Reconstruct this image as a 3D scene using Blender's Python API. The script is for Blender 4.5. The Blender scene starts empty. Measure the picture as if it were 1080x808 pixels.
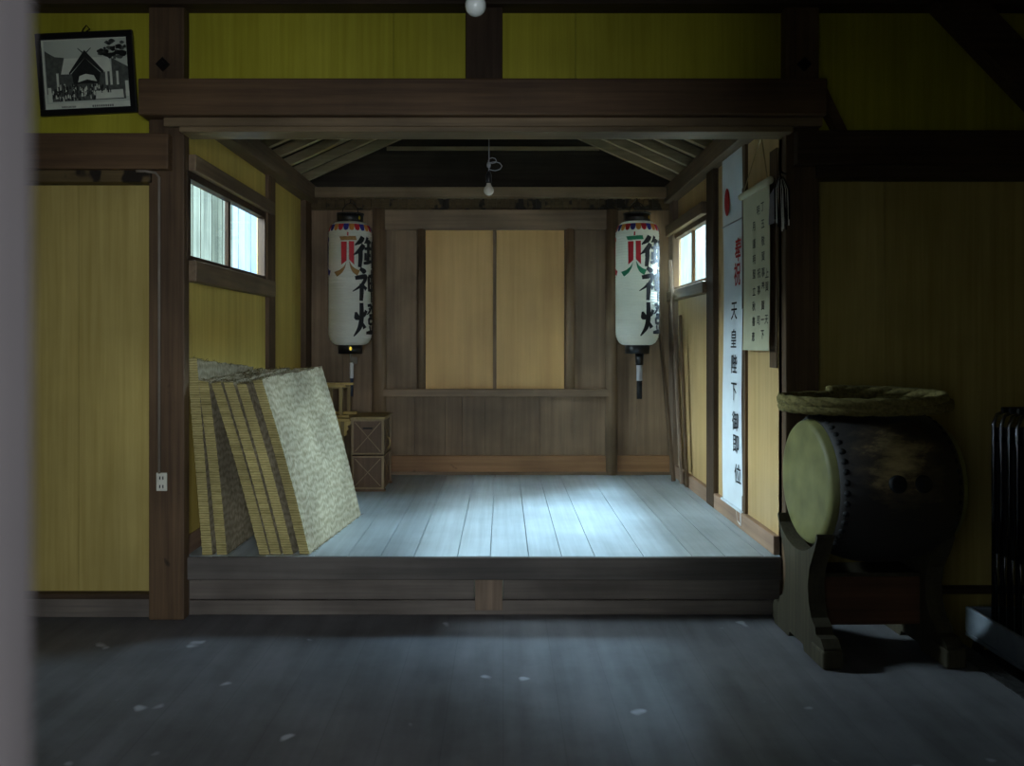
import bpy, bmesh, math, random
from mathutils import Vector, Matrix
random.seed(7)
scn = bpy.context.scene
COL = scn.collection
PI = math.pi
F = 840.0; VX = 530.0; VY = 361.0; ZC = 1.57

def wx(px, Y): return (px - VX) * Y / F
def wz(py, Y): return ZC - (py - VY) * Y / F

# ------------------------------------------------------------------ materials
def nodes(name):
    m = bpy.data.materials.new(name); m.use_nodes = True
    nt = m.node_tree; b = nt.nodes['Principled BSDF']
    return m, nt, b

def flat(name, c, rough=.6, metal=0.0, bump=0.0, spec=.3, var=.12, scale=14):
    m, nt, b = nodes(name)
    N = nt.nodes.new; L = nt.links.new
    tc = N('ShaderNodeTexCoord'); no = N('ShaderNodeTexNoise')
    no.inputs['Scale'].default_value = scale; no.inputs['Detail'].default_value = 3
    L(tc.outputs['Object'], no.inputs['Vector'])
    r = N('ShaderNodeValToRGB')
    r.color_ramp.elements[0].position = .3; r.color_ramp.elements[1].position = .7
    r.color_ramp.elements[0].color = (*[x * (1 - var) for x in c], 1)
    r.color_ramp.elements[1].color = (*[min(1, x * (1 + var)) for x in c], 1)
    L(no.outputs['Fac'], r.inputs['Fac']); L(r.outputs['Color'], b.inputs['Base Color'])
    b.inputs['Roughness'].default_value = rough; b.inputs['Metallic'].default_value = metal
    b.inputs['Specular IOR Level'].default_value = spec
    if bump:
        bp = N('ShaderNodeBump'); bp.inputs['Strength'].default_value = bump; bp.inputs['Distance'].default_value = .01
        L(no.outputs['Fac'], bp.inputs['Height']); L(bp.outputs['Normal'], b.inputs['Normal'])
    return m

def wood(name, c1, c2, grain='X', fine=38., coarse=4., rough=.62, blotch=.35, spec=.25, bump=.12, stretch=.035, spots=0.0, spot_col=(.02, .015, .01)):
    """streaky timber: noise stretched along the grain plus slow stains"""
    m, nt, b = nodes(name)
    N = nt.nodes.new; L = nt.links.new
    tc = N('ShaderNodeTexCoord'); oi = N('ShaderNodeObjectInfo')
    ad = N('ShaderNodeVectorMath'); ad.operation = 'ADD'
    mu = N('ShaderNodeVectorMath'); mu.operation = 'SCALE'
    cb = N('ShaderNodeCombineXYZ')
    for i in range(3): L(oi.outputs['Random'], cb.inputs[i])
    L(cb.outputs[0], mu.inputs[0]); mu.inputs['Scale'].default_value = 9.0
    L(tc.outputs['Object'], ad.inputs[0]); L(mu.outputs[0], ad.inputs[1])
    def stretched(s):
        mp = N('ShaderNodeMapping'); v = [s, s, s]; v['XYZ'.index(grain)] = s * stretch
        mp.inputs['Scale'].default_value = v; L(ad.outputs[0], mp.inputs['Vector'])
        no = N('ShaderNodeTexNoise'); no.inputs['Scale'].default_value = 1.0
        no.inputs['Detail'].default_value = 4; no.inputs['Roughness'].default_value = .6
        L(mp.outputs[0], no.inputs['Vector']); return no
    n1 = stretched(fine); n2 = stretched(coarse)
    n3 = N('ShaderNodeTexNoise'); n3.inputs['Scale'].default_value = 1.6; n3.inputs['Detail'].default_value = 4
    L(ad.outputs[0], n3.inputs['Vector'])
    a = N('ShaderNodeMath'); a.operation = 'MULTIPLY'; a.inputs[1].default_value = .55; L(n1.outputs['Fac'], a.inputs[0])
    c = N('ShaderNodeMath'); c.operation = 'MULTIPLY_ADD'; c.inputs[1].default_value = .45
    L(n2.outputs['Fac'], c.inputs[0]); L(a.outputs[0], c.inputs[2])
    r = N('ShaderNodeValToRGB'); r.color_ramp.elements[0].position = .36; r.color_ramp.elements[1].position = .64
    r.color_ramp.elements[0].color = (*c1, 1); r.color_ramp.elements[1].color = (*c2, 1)
    L(c.outputs[0], r.inputs['Fac'])
    mr = N('ShaderNodeMapRange'); mr.inputs['From Min'].default_value = .3; mr.inputs['From Max'].default_value = .7
    mr.inputs['To Min'].default_value = 1 - blotch; mr.inputs['To Max'].default_value = 1 + blotch * .6
    L(n3.outputs['Fac'], mr.inputs['Value'])
    mx = N('ShaderNodeVectorMath'); mx.operation = 'SCALE'
    L(r.outputs['Color'], mx.inputs[0]); L(mr.outputs[0], mx.inputs['Scale'])
    out = mx.outputs[0]
    if spots:
        vo = N('ShaderNodeTexNoise'); vo.inputs['Scale'].default_value = 7; vo.inputs['Detail'].default_value = 2
        L(ad.outputs[0], vo.inputs['Vector'])
        rr = N('ShaderNodeValToRGB'); rr.color_ramp.elements[0].position = 1 - spots; rr.color_ramp.elements[1].position = 1 - spots + .06
        L(vo.outputs['Fac'], rr.inputs['Fac'])
        mm = N('ShaderNodeMix'); mm.data_type = 'RGBA'
        L(rr.outputs['Color'], mm.inputs['Factor']); L(out, mm.inputs[6]); mm.inputs[7].default_value = (*spot_col, 1)
        out = mm.outputs[2]
    L(out, b.inputs['Base Color'])
    b.inputs['Roughness'].default_value = rough; b.inputs['Specular IOR Level'].default_value = spec
    bp = N('ShaderNodeBump'); bp.inputs['Strength'].default_value = bump; bp.inputs['Distance'].default_value = .006
    L(n1.outputs['Fac'], bp.inputs['Height']); L(bp.outputs['Normal'], b.inputs['Normal'])
    return m

M = {}
M['ply_up'] = wood('olive_panel', (.33, .305, .020), (.46, .43, .042), 'Z', 30, 5, .5, .14, .2, .03)
M['ply_low'] = wood('yellow_panel', (.35, .27, .075), (.48, .385, .13), 'Z', 30, 5, .5, .16, .2, .03)
M['ply_side'] = wood('tan_panel', (.50, .37, .085), (.66, .51, .13), 'Z', 26, 5, .5, .14, .2, .03)
M['ply_right'] = wood('tan_side_panel', (.45, .295, .115), (.59, .41, .19), 'Z', 26, 5, .34, .14, .3, .03)
M['door_panel'] = wood('amber_panel', (.58, .35, .12), (.72, .46, .17), 'Z', 18, 4, .45, .14, .3, .02)
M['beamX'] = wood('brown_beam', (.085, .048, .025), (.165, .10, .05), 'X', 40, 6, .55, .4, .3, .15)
M['beamY'] = wood('brown_beam_deep', (.11, .075, .045), (.20, .14, .08), 'Y', 40, 6, .55, .4, .3, .15)
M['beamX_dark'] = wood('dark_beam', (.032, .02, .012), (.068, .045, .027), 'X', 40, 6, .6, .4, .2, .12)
M['beamX_light'] = wood('pale_lintel', (.15, .105, .055), (.25, .18, .10), 'X', 40, 6, .5, .35, .3, .12)
M['stain'] = wood('stained_rail', (.075, .05, .022), (.14, .10, .045), 'X', 40, 6, .6, .4, .2, .12, spots=.46)
M['post'] = wood('post_wood', (.075, .045, .025), (.15, .095, .05), 'Z', 40, 6, .6, .4, .25, .15, spots=.26)
M['post_dark'] = wood('post_wood_dark', (.035, .021, .013), (.075, .048, .028), 'Z', 40, 6, .6, .4, .2, .12)
M['post_grey'] = wood('grey_post', (.14, .10, .07), (.26, .19, .13), 'Z', 40, 6, .6, .35, .25, .12)
M['backboard'] = wood('back_board', (.165, .108, .062), (.28, .19, .11), 'Z', 30, 5, .55, .45, .3, .12)
M['backboardX'] = wood('back_rail', (.185, .125, .073), (.31, .21, .125), 'X', 30, 5, .5, .4, .3, .12)
M['skirt'] = wood('orange_skirting', (.24, .125, .055), (.38, .205, .09), 'X', 30, 5, .5, .35, .3, .1, spots=.27)
M['skirtY'] = wood('rosy_skirting', (.24, .15, .10), (.38, .25, .16), 'Y', 30, 5, .5, .35, .3, .1)
M['gable'] = wood('dark_gable_board', (.035, .030, .022), (.07, .058, .042), 'X', 20, 4, .7, .4, .15, .1)  # very dark brown boards, grain running across the gable
M['rafter'] = wood('rafter_wood', (.28, .22, .12), (.44, .36, .21), 'X', 30, 5, .6, .35, .2, .1)
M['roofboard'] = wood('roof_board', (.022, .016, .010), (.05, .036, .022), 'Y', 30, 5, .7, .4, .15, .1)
M['stage'] = wood('stage_board', (.36, .42, .43), (.50, .57, .59), 'Y', 30, 5, .42, .28, .35, .08)
M['kamachi'] = wood('step_board', (.075, .068, .058), (.13, .115, .10), 'X', 34, 5, .55, .4, .3, .12)
M['riser'] = wood('riser_board', (.10, .085, .072), (.17, .145, .12), 'X', 34, 5, .6, .45, .25, .12, spots=.27)
M['ceil'] = wood('ceiling_board', (.10, .08, .05), (.16, .125, .08), 'Y', 20, 4, .7, .3, .1, .08)
M['jamb'] = wood('lattice_wood', (.056, .048, .048), (.095, .081, .080), 'Z', 40, 6, .6, .4, .2, .1)
M['iron'] = flat('black_iron', (.012, .011, .010), .5, .6)
M['black'] = flat('black_lacquer', (.006, .006, .007), .35, 0, 0, .5)
M['blackmatte'] = flat('black_matte', (.008, .008, .008), .7)
M['gold'] = flat('brass_leaf', (.75, .52, .05), .35, .7)
M['paper'] = flat('white_paper', (.82, .82, .72), .8, var=.05)
def lantern_paper():
    m = bpy.data.materials.new('lantern_paper'); m.use_nodes = True
    nt = m.node_tree; nt.nodes.clear(); N = nt.nodes.new; L = nt.links.new
    o = N('ShaderNodeOutputMaterial'); d = N('ShaderNodeBsdfDiffuse'); t = N('ShaderNodeBsdfTranslucent'); x = N('ShaderNodeMixShader')
    tc = N('ShaderNodeTexCoord'); no = N('ShaderNodeTexNoise'); no.inputs['Scale'].default_value = 6
    L(tc.outputs['Object'], no.inputs['Vector'])
    r = N('ShaderNodeValToRGB'); r.color_ramp.elements[0].color = (.76, .76, .66, 1); r.color_ramp.elements[1].color = (.86, .86, .77, 1)
    L(no.outputs['Fac'], r.inputs['Fac']); L(r.outputs['Color'], d.inputs['Color']); L(r.outputs['Color'], t.inputs['Color'])
    x.inputs['Fac'].default_value = .38; L(d.outputs[0], x.inputs[1]); L(t.outputs[0], x.inputs[2]); L(x.outputs[0], o.inputs['Surface'])
    return m
M['lantern_paper'] = lantern_paper()
M['cloth'] = flat('white_cloth', (.66, .72, .74), .85, var=.06, scale=5)
M['scroll'] = flat('cream_paper', (.52, .50, .33), .8, var=.05, scale=6)
M['ink'] = flat('sumi_ink', (.008, .008, .010), .6)
M['vermilion'] = flat('vermilion_ink', (.36, .012, .016), .6)
M['red'] = flat('crest_red', (.48, .02, .03), .6)
M['green'] = flat('crest_green', (.02, .24, .12), .6)
M['ochre'] = flat('crest_ochre', (.28, .155, .045), .6)
M['navy'] = flat('crest_navy', (.03, .03, .22), .6)
M['orange'] = flat('crest_orange', (.62, .26, .05), .6)
M['string'] = flat('string', (.35, .27, .14), .8)
M['whitestring'] = flat('white_cord', (.7, .7, .68), .8)
M['plastic'] = flat('ivory_plastic', (.62, .62, .52), .4)
M['greywire'] = flat('grey_conduit', (.20, .17, .13), .6)
M['chrome'] = flat('chrome_tube', (.22, .22, .24), .25, 1.0)
M['seatpad'] = flat('black_vinyl', (.012, .012, .014), .45)
M['tray'] = flat('pale_blue_steel', (.24, .28, .31), .45)
M['rubber'] = flat('rubber', (.02, .02, .02), .7)
M['chest'] = wood('chest_wood', (.085, .05, .03), (.15, .092, .055), 'Z', 40, 6, .55, .35, .3, .1)
M['chesttrim'] = wood('chest_trim', (.20, .14, .08), (.32, .23, .13), 'Z', 40, 6, .55, .35, .3, .1)
M['palewood'] = wood('pale_cypress', (.40, .28, .09), (.54, .40, .15), 'Z', 40, 6, .55, .25, .3, .08)
M['palewood_dull'] = wood('dull_cypress', (.25, .18, .08), (.36, .27, .12), 'Z', 40, 6, .55, .25, .3, .08)
M['stand'] = wood('stand_wood', (.028, .024, .014), (.056, .047, .028), 'Z', 40, 6, .65, .4, .2, .15)
M['standboard'] = wood('stand_red_board', (.06, .028, .015), (.11, .052, .028), 'X', 40, 6, .6, .4, .25, .12)
M['rope'] = flat('straw_rope', (.17, .14, .05), .85, 0, .6, .2, .35, 60)
M['plank'] = wood('leaning_plank', (.16, .11, .075), (.28, .20, .14), 'Z', 40, 6, .6, .35, .25, .1)
M['fence_dark'] = wood('weathered_fence_dark', (.02, .02, .013), (.075, .072, .05), 'Z', 26, 7, .8, .3, .1, .1, .02)
M['fence'] = wood('weathered_fence', (.035, .034, .024), (.12, .115, .085), 'Z', 30, 5, .8, .3, .1, .1)
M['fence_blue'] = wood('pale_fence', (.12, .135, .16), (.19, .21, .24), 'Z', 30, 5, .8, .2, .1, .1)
M['fence_green'] = wood('mint_fence', (.58, .66, .62), (.72, .80, .76), 'Z', 30, 5, .8, .15, .1, .1)
M['earth'] = flat('earth', (.12, .11, .075), .9, 0, .3)

# main floor: worn dark planks, grey with scuffs
def floor_mat():
    m, nt, b = nodes('worn_floor'); N = nt.nodes.new; L = nt.links.new
    tc = N('ShaderNodeTexCoord')
    mp = N('ShaderNodeMapping'); mp.inputs['Scale'].default_value = (9, .9, 1); L(tc.outputs['Object'], mp.inputs['Vector'])
    n1 = N('ShaderNodeTexNoise'); n1.inputs['Scale'].default_value = 1; n1.inputs['Detail'].default_value = 6; L(mp.outputs[0], n1.inputs['Vector'])
    n2 = N('ShaderNodeTexNoise'); n2.inputs['Scale'].default_value = 1.7; n2.inputs['Detail'].default_value = 5; n2.inputs['Roughness'].default_value = .65; L(tc.outputs['Object'], n2.inputs['Vector'])
    n3 = N('ShaderNodeTexNoise'); n3.inputs['Scale'].default_value = 4.2; n3.inputs['Detail'].default_value = 2; L(tc.outputs['Object'], n3.inputs['Vector'])
    a = N('ShaderNodeMix'); a.data_type = 'FLOAT'; a.inputs[0].default_value = .55
    L(n1.outputs['Fac'], a.inputs[2]); L(n2.outputs['Fac'], a.inputs[3])
    r = N('ShaderNodeValToRGB'); e = r.color_ramp.elements
    e[0].position = .35; e[0].color = (.060, .060, .062, 1); e[1].position = .68; e[1].color = (.15, .15, .157, 1)
    L(a.outputs[0], r.inputs['Fac'])
    rs = N('ShaderNodeValToRGB'); rs.color_ramp.elements[0].position = .70; rs.color_ramp.elements[1].position = .735
    L(n3.outputs['Fac'], rs.inputs['Fac'])
    mm = N('ShaderNodeMix'); mm.data_type = 'RGBA'; L(rs.outputs['Color'], mm.inputs['Factor']); L(r.outputs['Color'], mm.inputs[6]); mm.inputs[7].default_value = (.33, .34, .36, 1)
    # plank seams
    sp = N('ShaderNodeSeparateXYZ'); L(tc.outputs['Object'], sp.inputs[0])
    s1 = N('ShaderNodeMath'); s1.operation = 'MULTIPLY'; s1.inputs[1].default_value = 1 / .24; L(sp.outputs['X'], s1.inputs[0])
    s2 = N('ShaderNodeMath'); s2.operation = 'FRACT'; L(s1.outputs[0], s2.inputs[0])
    s3 = N('ShaderNodeMath'); s3.operation = 'LESS_THAN'; s3.inputs[1].default_value = .022; L(s2.outputs[0], s3.inputs[0])
    s4 = N('ShaderNodeMath'); s4.operation = 'MULTIPLY'; s4.inputs[1].default_value = .22; L(s3.outputs[0], s4.inputs[0])
    m2 = N('ShaderNodeMix'); m2.data_type = 'RGBA'; L(s4.outputs[0], m2.inputs['Factor']); L(mm.outputs[2], m2.inputs[6]); m2.inputs[7].default_value = (.03, .03, .03, 1)
    L(m2.outputs[2], b.inputs['Base Color'])
    b.inputs['Roughness'].default_value = .55; b.inputs['Specular IOR Level'].default_value = .35
    bp = N('ShaderNodeBump'); bp.inputs['Strength'].default_value = .15; bp.inputs['Distance'].default_value = .01
    L(n1.outputs['Fac'], bp.inputs['Height']); L(bp.outputs['Normal'], b.inputs['Normal'])
    return m
M['floor'] = floor_mat()

def glass_mat():
    m = bpy.data.materials.new('window_glass'); m.use_nodes = True
    nt = m.node_tree; nt.nodes.clear(); N = nt.nodes.new; L = nt.links.new
    o = N('ShaderNodeOutputMaterial'); t = N('ShaderNodeBsdfTransparent'); g = N('ShaderNodeBsdfGlossy')
    t.inputs['Color'].default_value = (.93, .97, .96, 1); g.inputs['Roughness'].default_value = .05
    x = N('ShaderNodeMixShader'); x.inputs['Fac'].default_value = .05
    L(t.outputs[0], x.inputs[1]); L(g.outputs[0], x.inputs[2]); L(x.outputs[0], o.inputs['Surface'])
    return m
M['glass'] = glass_mat()

def straw_mat(name, c1, c2, row, face):
    m, nt, b = nodes(name); N = nt.nodes.new; L = nt.links.new
    tc = N('ShaderNodeTexCoord'); oi = N('ShaderNodeObjectInfo')
    ad = N('ShaderNodeVectorMath'); ad.operation = 'ADD'; cb = N('ShaderNodeCombineXYZ')
    L(oi.outputs['Random'], cb.inputs[0]); L(oi.outputs['Random'], cb.inputs[1]); L(tc.outputs['Object'], ad.inputs[0]); L(cb.outputs[0], ad.inputs[1])
    mp = N('ShaderNodeMapping'); mp.inputs['Scale'].default_value = (60, 90, 14) if face else (25, 25, 90)
    L(ad.outputs[0], mp.inputs['Vector'])
    n1 = N('ShaderNodeTexNoise'); n1.inputs['Scale'].default_value = 1; n1.inputs['Detail'].default_value = 4; L(mp.outputs[0], n1.inputs['Vector'])
    wv = N('ShaderNodeTexWave'); wv.wave_type = 'BANDS'; wv.bands_direction = 'Z'; wv.inputs['Scale'].default_value = .314 / row
    wv.inputs['Distortion'].default_value = 7.0 if face else 1.2; wv.inputs['Detail'].default_value = 2; wv.inputs['Detail Scale'].default_value = 2
    L(tc.outputs['Object'], wv.inputs['Vector'])
    n2 = N('ShaderNodeTexNoise'); n2.inputs['Scale'].default_value = 3; n2.inputs['Detail'].default_value = 3; L(ad.outputs[0], n2.inputs['Vector'])
    a = N('ShaderNodeMix'); a.data_type = 'FLOAT'; a.inputs[0].default_value = .20 if face else .42; L(n1.outputs['Fac'], a.inputs[2]); L(wv.outputs['Fac'], a.inputs[3])
    r = N('ShaderNodeValToRGB'); e = r.color_ramp.elements
    e[0].position = .2; e[0].color = (*c1, 1); e[1].position = .75; e[1].color = (*c2, 1); L(a.outputs[0], r.inputs['Fac'])
    mr = N('ShaderNodeMapRange'); mr.inputs['From Min'].default_value = .3; mr.inputs['From Max'].default_value = .7
    mr.inputs['To Min'].default_value = .7; mr.inputs['To Max'].default_value = 1.2; L(n2.outputs['Fac'], mr.inputs['Value'])
    sc = N('ShaderNodeVectorMath'); sc.operation = 'SCALE'; L(r.outputs['Color'], sc.inputs[0]); L(mr.outputs[0], sc.inputs['Scale'])
    L(sc.outputs[0], b.inputs['Base Color']); b.inputs['Roughness'].default_value = .85; b.inputs['Specular IOR Level'].default_value = .15
    bp = N('ShaderNodeBump'); bp.inputs['Strength'].default_value = .6; bp.inputs['Distance'].default_value = .012
    L(a.outputs[0], bp.inputs['Height']); L(bp.outputs['Normal'], b.inputs['Normal'])
    return m
M['straw_face'] = straw_mat('straw_face', (.20, .168, .09), (.55, .48, .335), .045, True)
M['straw_edge'] = straw_mat('straw_edge', (.28, .24, .085), (.54, .46, .20), .014, False)
M['straw_loose'] = flat('loose_straw', (.20, .17, .085), .9)

def drum_mat():
    m, nt, b = nodes('drum_lacquer'); N = nt.nodes.new; L = nt.links.new
    tc = N('ShaderNodeTexCoord')
    n1 = N('ShaderNodeTexNoise'); n1.inputs['Scale'].default_value = 9; n1.inputs['Detail'].default_value = 6; n1.inputs['Roughness'].default_value = .7
    mp = N('ShaderNodeMapping'); mp.inputs['Scale'].default_value = (.6, 1.2, 1.6); L(tc.outputs['Object'], mp.inputs['Vector']); L(mp.outputs[0], n1.inputs['Vector'])
    d = N('ShaderNodeVectorMath'); d.operation = 'DISTANCE'; d.inputs[1].default_value = (-.03, -.36, .15); L(tc.outputs['Object'], d.inputs[0])
    # worn patch: near the point and where the noise is high
    mr = N('ShaderNodeMapRange'); mr.inputs['From Min'].default_value = .05; mr.inputs['From Max'].default_value = .30
    mr.inputs['To Min'].default_value = .34; mr.inputs['To Max'].default_value = -.22; L(d.outputs['Value'], mr.inputs['Value'])
    ad = N('ShaderNodeMath'); ad.operation = 'ADD'; L(n1.outputs['Fac'], ad.inputs[0]); L(mr.outputs[0], ad.inputs[1])
    r = N('ShaderNodeValToRGB'); e = r.color_ramp.elements
    e[0].position = .42; e[0].color = (.011, .008, .006, 1); e[1].position = .95; e[1].color = (.42, .32, .14, 1)
    e2 = e.new(.62); e2.color = (.055, .038, .02, 1)
    e3 = e.new(.74); e3.color = (.20, .15, .065, 1)
    L(ad.outputs[0], r.inputs['Fac']); L(r.outputs['Color'], b.inputs['Base Color'])
    b.inputs['Roughness'].default_value = .68
    return m
M['drum'] = drum_mat()
M['skin'] = flat('drum_skin', (.135, .13, .045), .55, 0, .1, .3, .28, 6)

def bulb_glass(name, c):
    m, nt, b = nodes(name)
    b.inputs['Base Color'].default_value = (*c, 1); b.inputs['Roughness'].default_value = .15
    b.inputs['Subsurface Weight'].default_value = .3; b.inputs['Specular IOR Level'].default_value = .6
    b.inputs['Subsurface Radius'].default_value = (.02, .02, .02)
    return m
M['bulb'] = bulb_glass('opal_glass', (.62, .66, .62))
M['bulb_dim'] = bulb_glass('clear_bulb_glass', (.62, .58, .48))
M['ph_sky'] = flat('photo_sky', (.52, .57, .47), .5, var=.08, scale=3)
M['ph_pale'] = flat('photo_pale', (.66, .70, .58), .5, var=.1)
M['ph_mid'] = flat('photo_mid', (.09, .10, .085), .5, var=.3, scale=40)
M['ph_dark'] = flat('photo_dark', (.018, .02, .018), .5, var=.3, scale=40)
M['sill_strip'] = flat('pebbled_strip', (.022, .022, .022), .6, 0, 1.0, .4, .6, 35)

# ------------------------------------------------------------------ mesh builder
class MB:
    def __init__(s): s.v = []; s.f = []; s.m = []; s.sm = []
    def add(s, vs, fs, mi=0, smooth=False):
        o = len(s.v); s.v += [tuple(v) for v in vs]
        for f in fs: s.f.append(tuple(i + o for i in f)); s.m.append(mi); s.sm.append(smooth)
        return s
    def box(s, x0, x1, y0, y1, z0, z1, mi=0):
        if x0 > x1: x0, x1 = x1, x0
        if y0 > y1: y0, y1 = y1, y0
        if z0 > z1: z0, z1 = z1, z0
        vs = [(x, y, z) for z in (z0, z1) for y in (y0, y1) for x in (x0, x1)]
        return s.add(vs, [(0, 2, 3, 1), (4, 5, 7, 6), (0, 1, 5, 4), (2, 6, 7, 3), (0, 4, 6, 2), (1, 3, 7, 5)], mi)
    def prism(s, prof, axis, a, b, mi=0, smooth=False):
        """prof = outline in the two other axes (order x,y / x,z / y,z)"""
        n = len(prof)
        def P(p, t):
            return {'X': (t, p[0], p[1]), 'Y': (p[0], t, p[1]), 'Z': (p[0], p[1], t)}[axis]
        vs = [P(p, a) for p in prof] + [P(p, b) for p in prof]
        fs = [tuple(range(n)), tuple(range(2 * n - 1, n - 1, -1))]
        s.add(vs, fs, mi, False)
        s.add(vs, [((i), (i + n), ((i + 1) % n + n), ((i + 1) % n)) for i in range(n)], mi, smooth)
        return s
    def lathe(s, prof, axis='Z', c=(0, 0, 0), seg=40, mi=0, smooth=True, caps=True):
        """prof = [(radius, position along axis)]"""
        vs = []
        for r, h in prof:
            for k in range(seg):
                a = 2 * PI * k / seg
                u, w = r * math.cos(a), r * math.sin(a)
                p = {'Z': (u, w, h), 'X': (h, u, w), 'Y': (w, h, u)}[axis]
                vs.append((p[0] + c[0], p[1] + c[1], p[2] + c[2]))
        fs = []
        for i in range(len(prof) - 1):
            for k in range(seg):
                k2 = (k + 1) % seg
                fs.append((i * seg + k, i * seg + k2, (i + 1) * seg + k2, (i + 1) * seg + k))
        s.add(vs, fs, mi, smooth)
        if caps:
            o = len(s.v) - len(vs); n = len(prof)
            s.f.append(tuple(o + k for k in range(seg - 1, -1, -1))); s.m.append(mi); s.sm.append(False)
            s.f.append(tuple(o + (n - 1) * seg + k for k in range(seg))); s.m.append(mi); s.sm.append(False)
        return s
    def tube(s, pts, r, seg=8, mi=0, closed=False):
        P = [Vector(p) for p in pts]; n = len(P); vs = []
        rr = r if isinstance(r, (list, tuple)) else [r] * n
        up = None
        for i in range(n):
            if closed: t = (P[(i + 1) % n] - P[i - 1])
            else: t = P[min(i + 1, n - 1)] - P[max(i - 1, 0)]
            t.normalize()
            if up is None:
                up = Vector((0, 0, 1)) if abs(t.z) < .9 else Vector((1, 0, 0))
            x = t.cross(up); 
            if x.length < 1e-5: x = t.cross(Vector((.3, 1, .2)))
            x.normalize(); up = x.cross(t).normalized()
            for k in range(seg):
                a = 2 * PI * k / seg
                vs.append(P[i] + (x * math.cos(a) + up * math.sin(a)) * rr[i])
        fs = []
        for i in range(n if closed else n - 1):
            j = (i + 1) % n
            for k in range(seg):
                k2 = (k + 1) % seg
                fs.append((i * seg + k, i * seg + k2, j * seg + k2, j * seg + k))
        if not closed:
            fs.append(tuple(range(seg - 1, -1, -1))); fs.append(tuple((n - 1) * seg + k for k in range(seg)))
        return s.add(vs, fs, mi, True)
    def beam(s, p, q, w, h, mi=0, up=(0, 0, 1)):
        """square bar from p to q"""
        p, q = Vector(p), Vector(q); t = (q - p).normalized(); x = t.cross(Vector(up)).normalized(); u = x.cross(t)
        vs = []
        for e in (p, q):
            for a, b in ((-1, -1), (1, -1), (1, 1), (-1, 1)): vs.append(e + x * a * w / 2 + u * b * h / 2)
        return s.add(vs, [(0, 1, 2, 3), (7, 6, 5, 4), (0, 4, 5, 1), (1, 5, 6, 2), (2, 6, 7, 3), (3, 7, 4, 0)], mi)
    def build(s, name, mats, parent=None, bevel=0.0, loc=None, rot=None):
        me = bpy.data.meshes.new(name); me.from_pydata(s.v, [], s.f)
        if not isinstance(mats, (list, tuple)): mats = [mats]
        for m in mats: me.materials.append(M[m] if isinstance(m, str) else m)
        me.polygons.foreach_set('material_index', s.m); me.polygons.foreach_set('use_smooth', s.sm)
        bm = bmesh.new(); bm.from_mesh(me); bmesh.ops.recalc_face_normals(bm, faces=bm.faces); bm.to_mesh(me); bm.free()
        me.update()
        o = bpy.data.objects.new(name, me); COL.objects.link(o)
        if parent: o.parent = parent
        if loc: o.location = loc
        if rot: o.rotation_euler = rot
        if bevel:
            b = o.modifiers.new('bevel', 'BEVEL'); b.width = bevel; b.segments = 2; b.limit_method = 'ANGLE'; b.angle_limit = math.radians(50)
        return o

def tag(o, label, cat, group=None, kind=None):
    if label: o['label'] = label
    if cat: o['category'] = cat
    if group: o['group'] = group
    if kind: o['kind'] = kind
    return o
def thing(name, label, cat, loc=(0, 0, 0), rot=(0, 0, 0), group=None):
    o = bpy.data.objects.new(name, None); COL.objects.link(o); o.location = loc; o.rotation_euler = rot
    o.empty_display_size = .1
    return tag(o, label, cat, group)
def struct(name, mb, mats, label=None, cat=None, bevel=0.0):
    o = mb.build(name, mats, None, bevel); o['kind'] = 'structure'
    tag(o, label, cat or name.split('_')[0]); return o
TR = [0]
def trim(mb, mats, label, cat='beam', bevel=.006):
    TR[0] += 1
    return struct('trim_%d' % TR[0], mb, mats, label, cat, bevel)
def copy_tree(o, parent=None):
    c = o.copy(); COL.objects.link(c); c.parent = parent
    for ch in [x for x in COL.objects if x.parent == o]: copy_tree(ch, c)
    return c

# ------------------------------------------------------------------ dimensions
XL, XR, YB, YF, ZS = -1.83, 1.60, 7.43, 4.58, .34
LX0, LX1 = -2.0, -1.80      # left front post
RX0, RX1 = 1.60, 1.79       # right front post
MXL, MXR = -3.6, 3.6        # main room walls
ZCEIL = 3.72

# ------------------------------------------------------------------ setting: main room
struct('floor', MB().box(MXL, 2.29, -2.5, 4.62, -.08, 0), 'floor', 'worn dark grey plank floor of the front room', 'floor')
struct('floor_side', MB().box(2.29, MXR, -2.5, 4.62, -.30, -.20), 'floor', 'lower floor strip along the right wall', 'floor')
trim(MB().box(2.29, 2.40, .2, 4.56, -.2, .004), 'sill_strip', 'dark pebbled edge strip where the plank floor drops on the right', 'edge strip', .004)
struct('ceiling', MB().box(MXL - .1, MXR + .1, .2, 4.75, ZCEIL, ZCEIL + .06), 'ceil', 'board ceiling of the front room', 'ceiling')
struct('wall_left', MB().box(MXL - .08, MXL, .2, 4.66, -.1, ZCEIL), 'ply_low', 'left side wall of the front room', 'wall')
struct('wall_right', MB().box(MXR, MXR + .08, .2, 4.66, -.3, ZCEIL), 'ply_low', 'right side wall of the front room', 'wall')
struct('wall_front', MB().box(MXL, -1.2, .27, .35, -.2, ZCEIL).box(.28, MXR, .27, .35, -.3, ZCEIL).box(-1.2, .28, .27, .35, 2.45, ZCEIL), 'ply_low', 'wall with the doorway the view looks through', 'wall')
# sliding lattice door whose stile blurs into the left edge of the view
d = MB().box(-.30, -.193, .285, .33, .02, 2.45).box(-1.2, -1.1, .285, .33, .02, 2.45).box(-1.1, -.30, .285, .33, .02, .75)
for z in (.75, 1.3, 1.85, 2.37): d.box(-1.1, -.30, .29, .325, z, z + .05)
for k in range(7): d.box(-1.0 + k * .1, -.98 + k * .1, .295, .32, .8, 2.4)
struct('door_1', d, 'jamb', 'wooden lattice door stile blurred at the left edge of view', 'door', .004)

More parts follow.
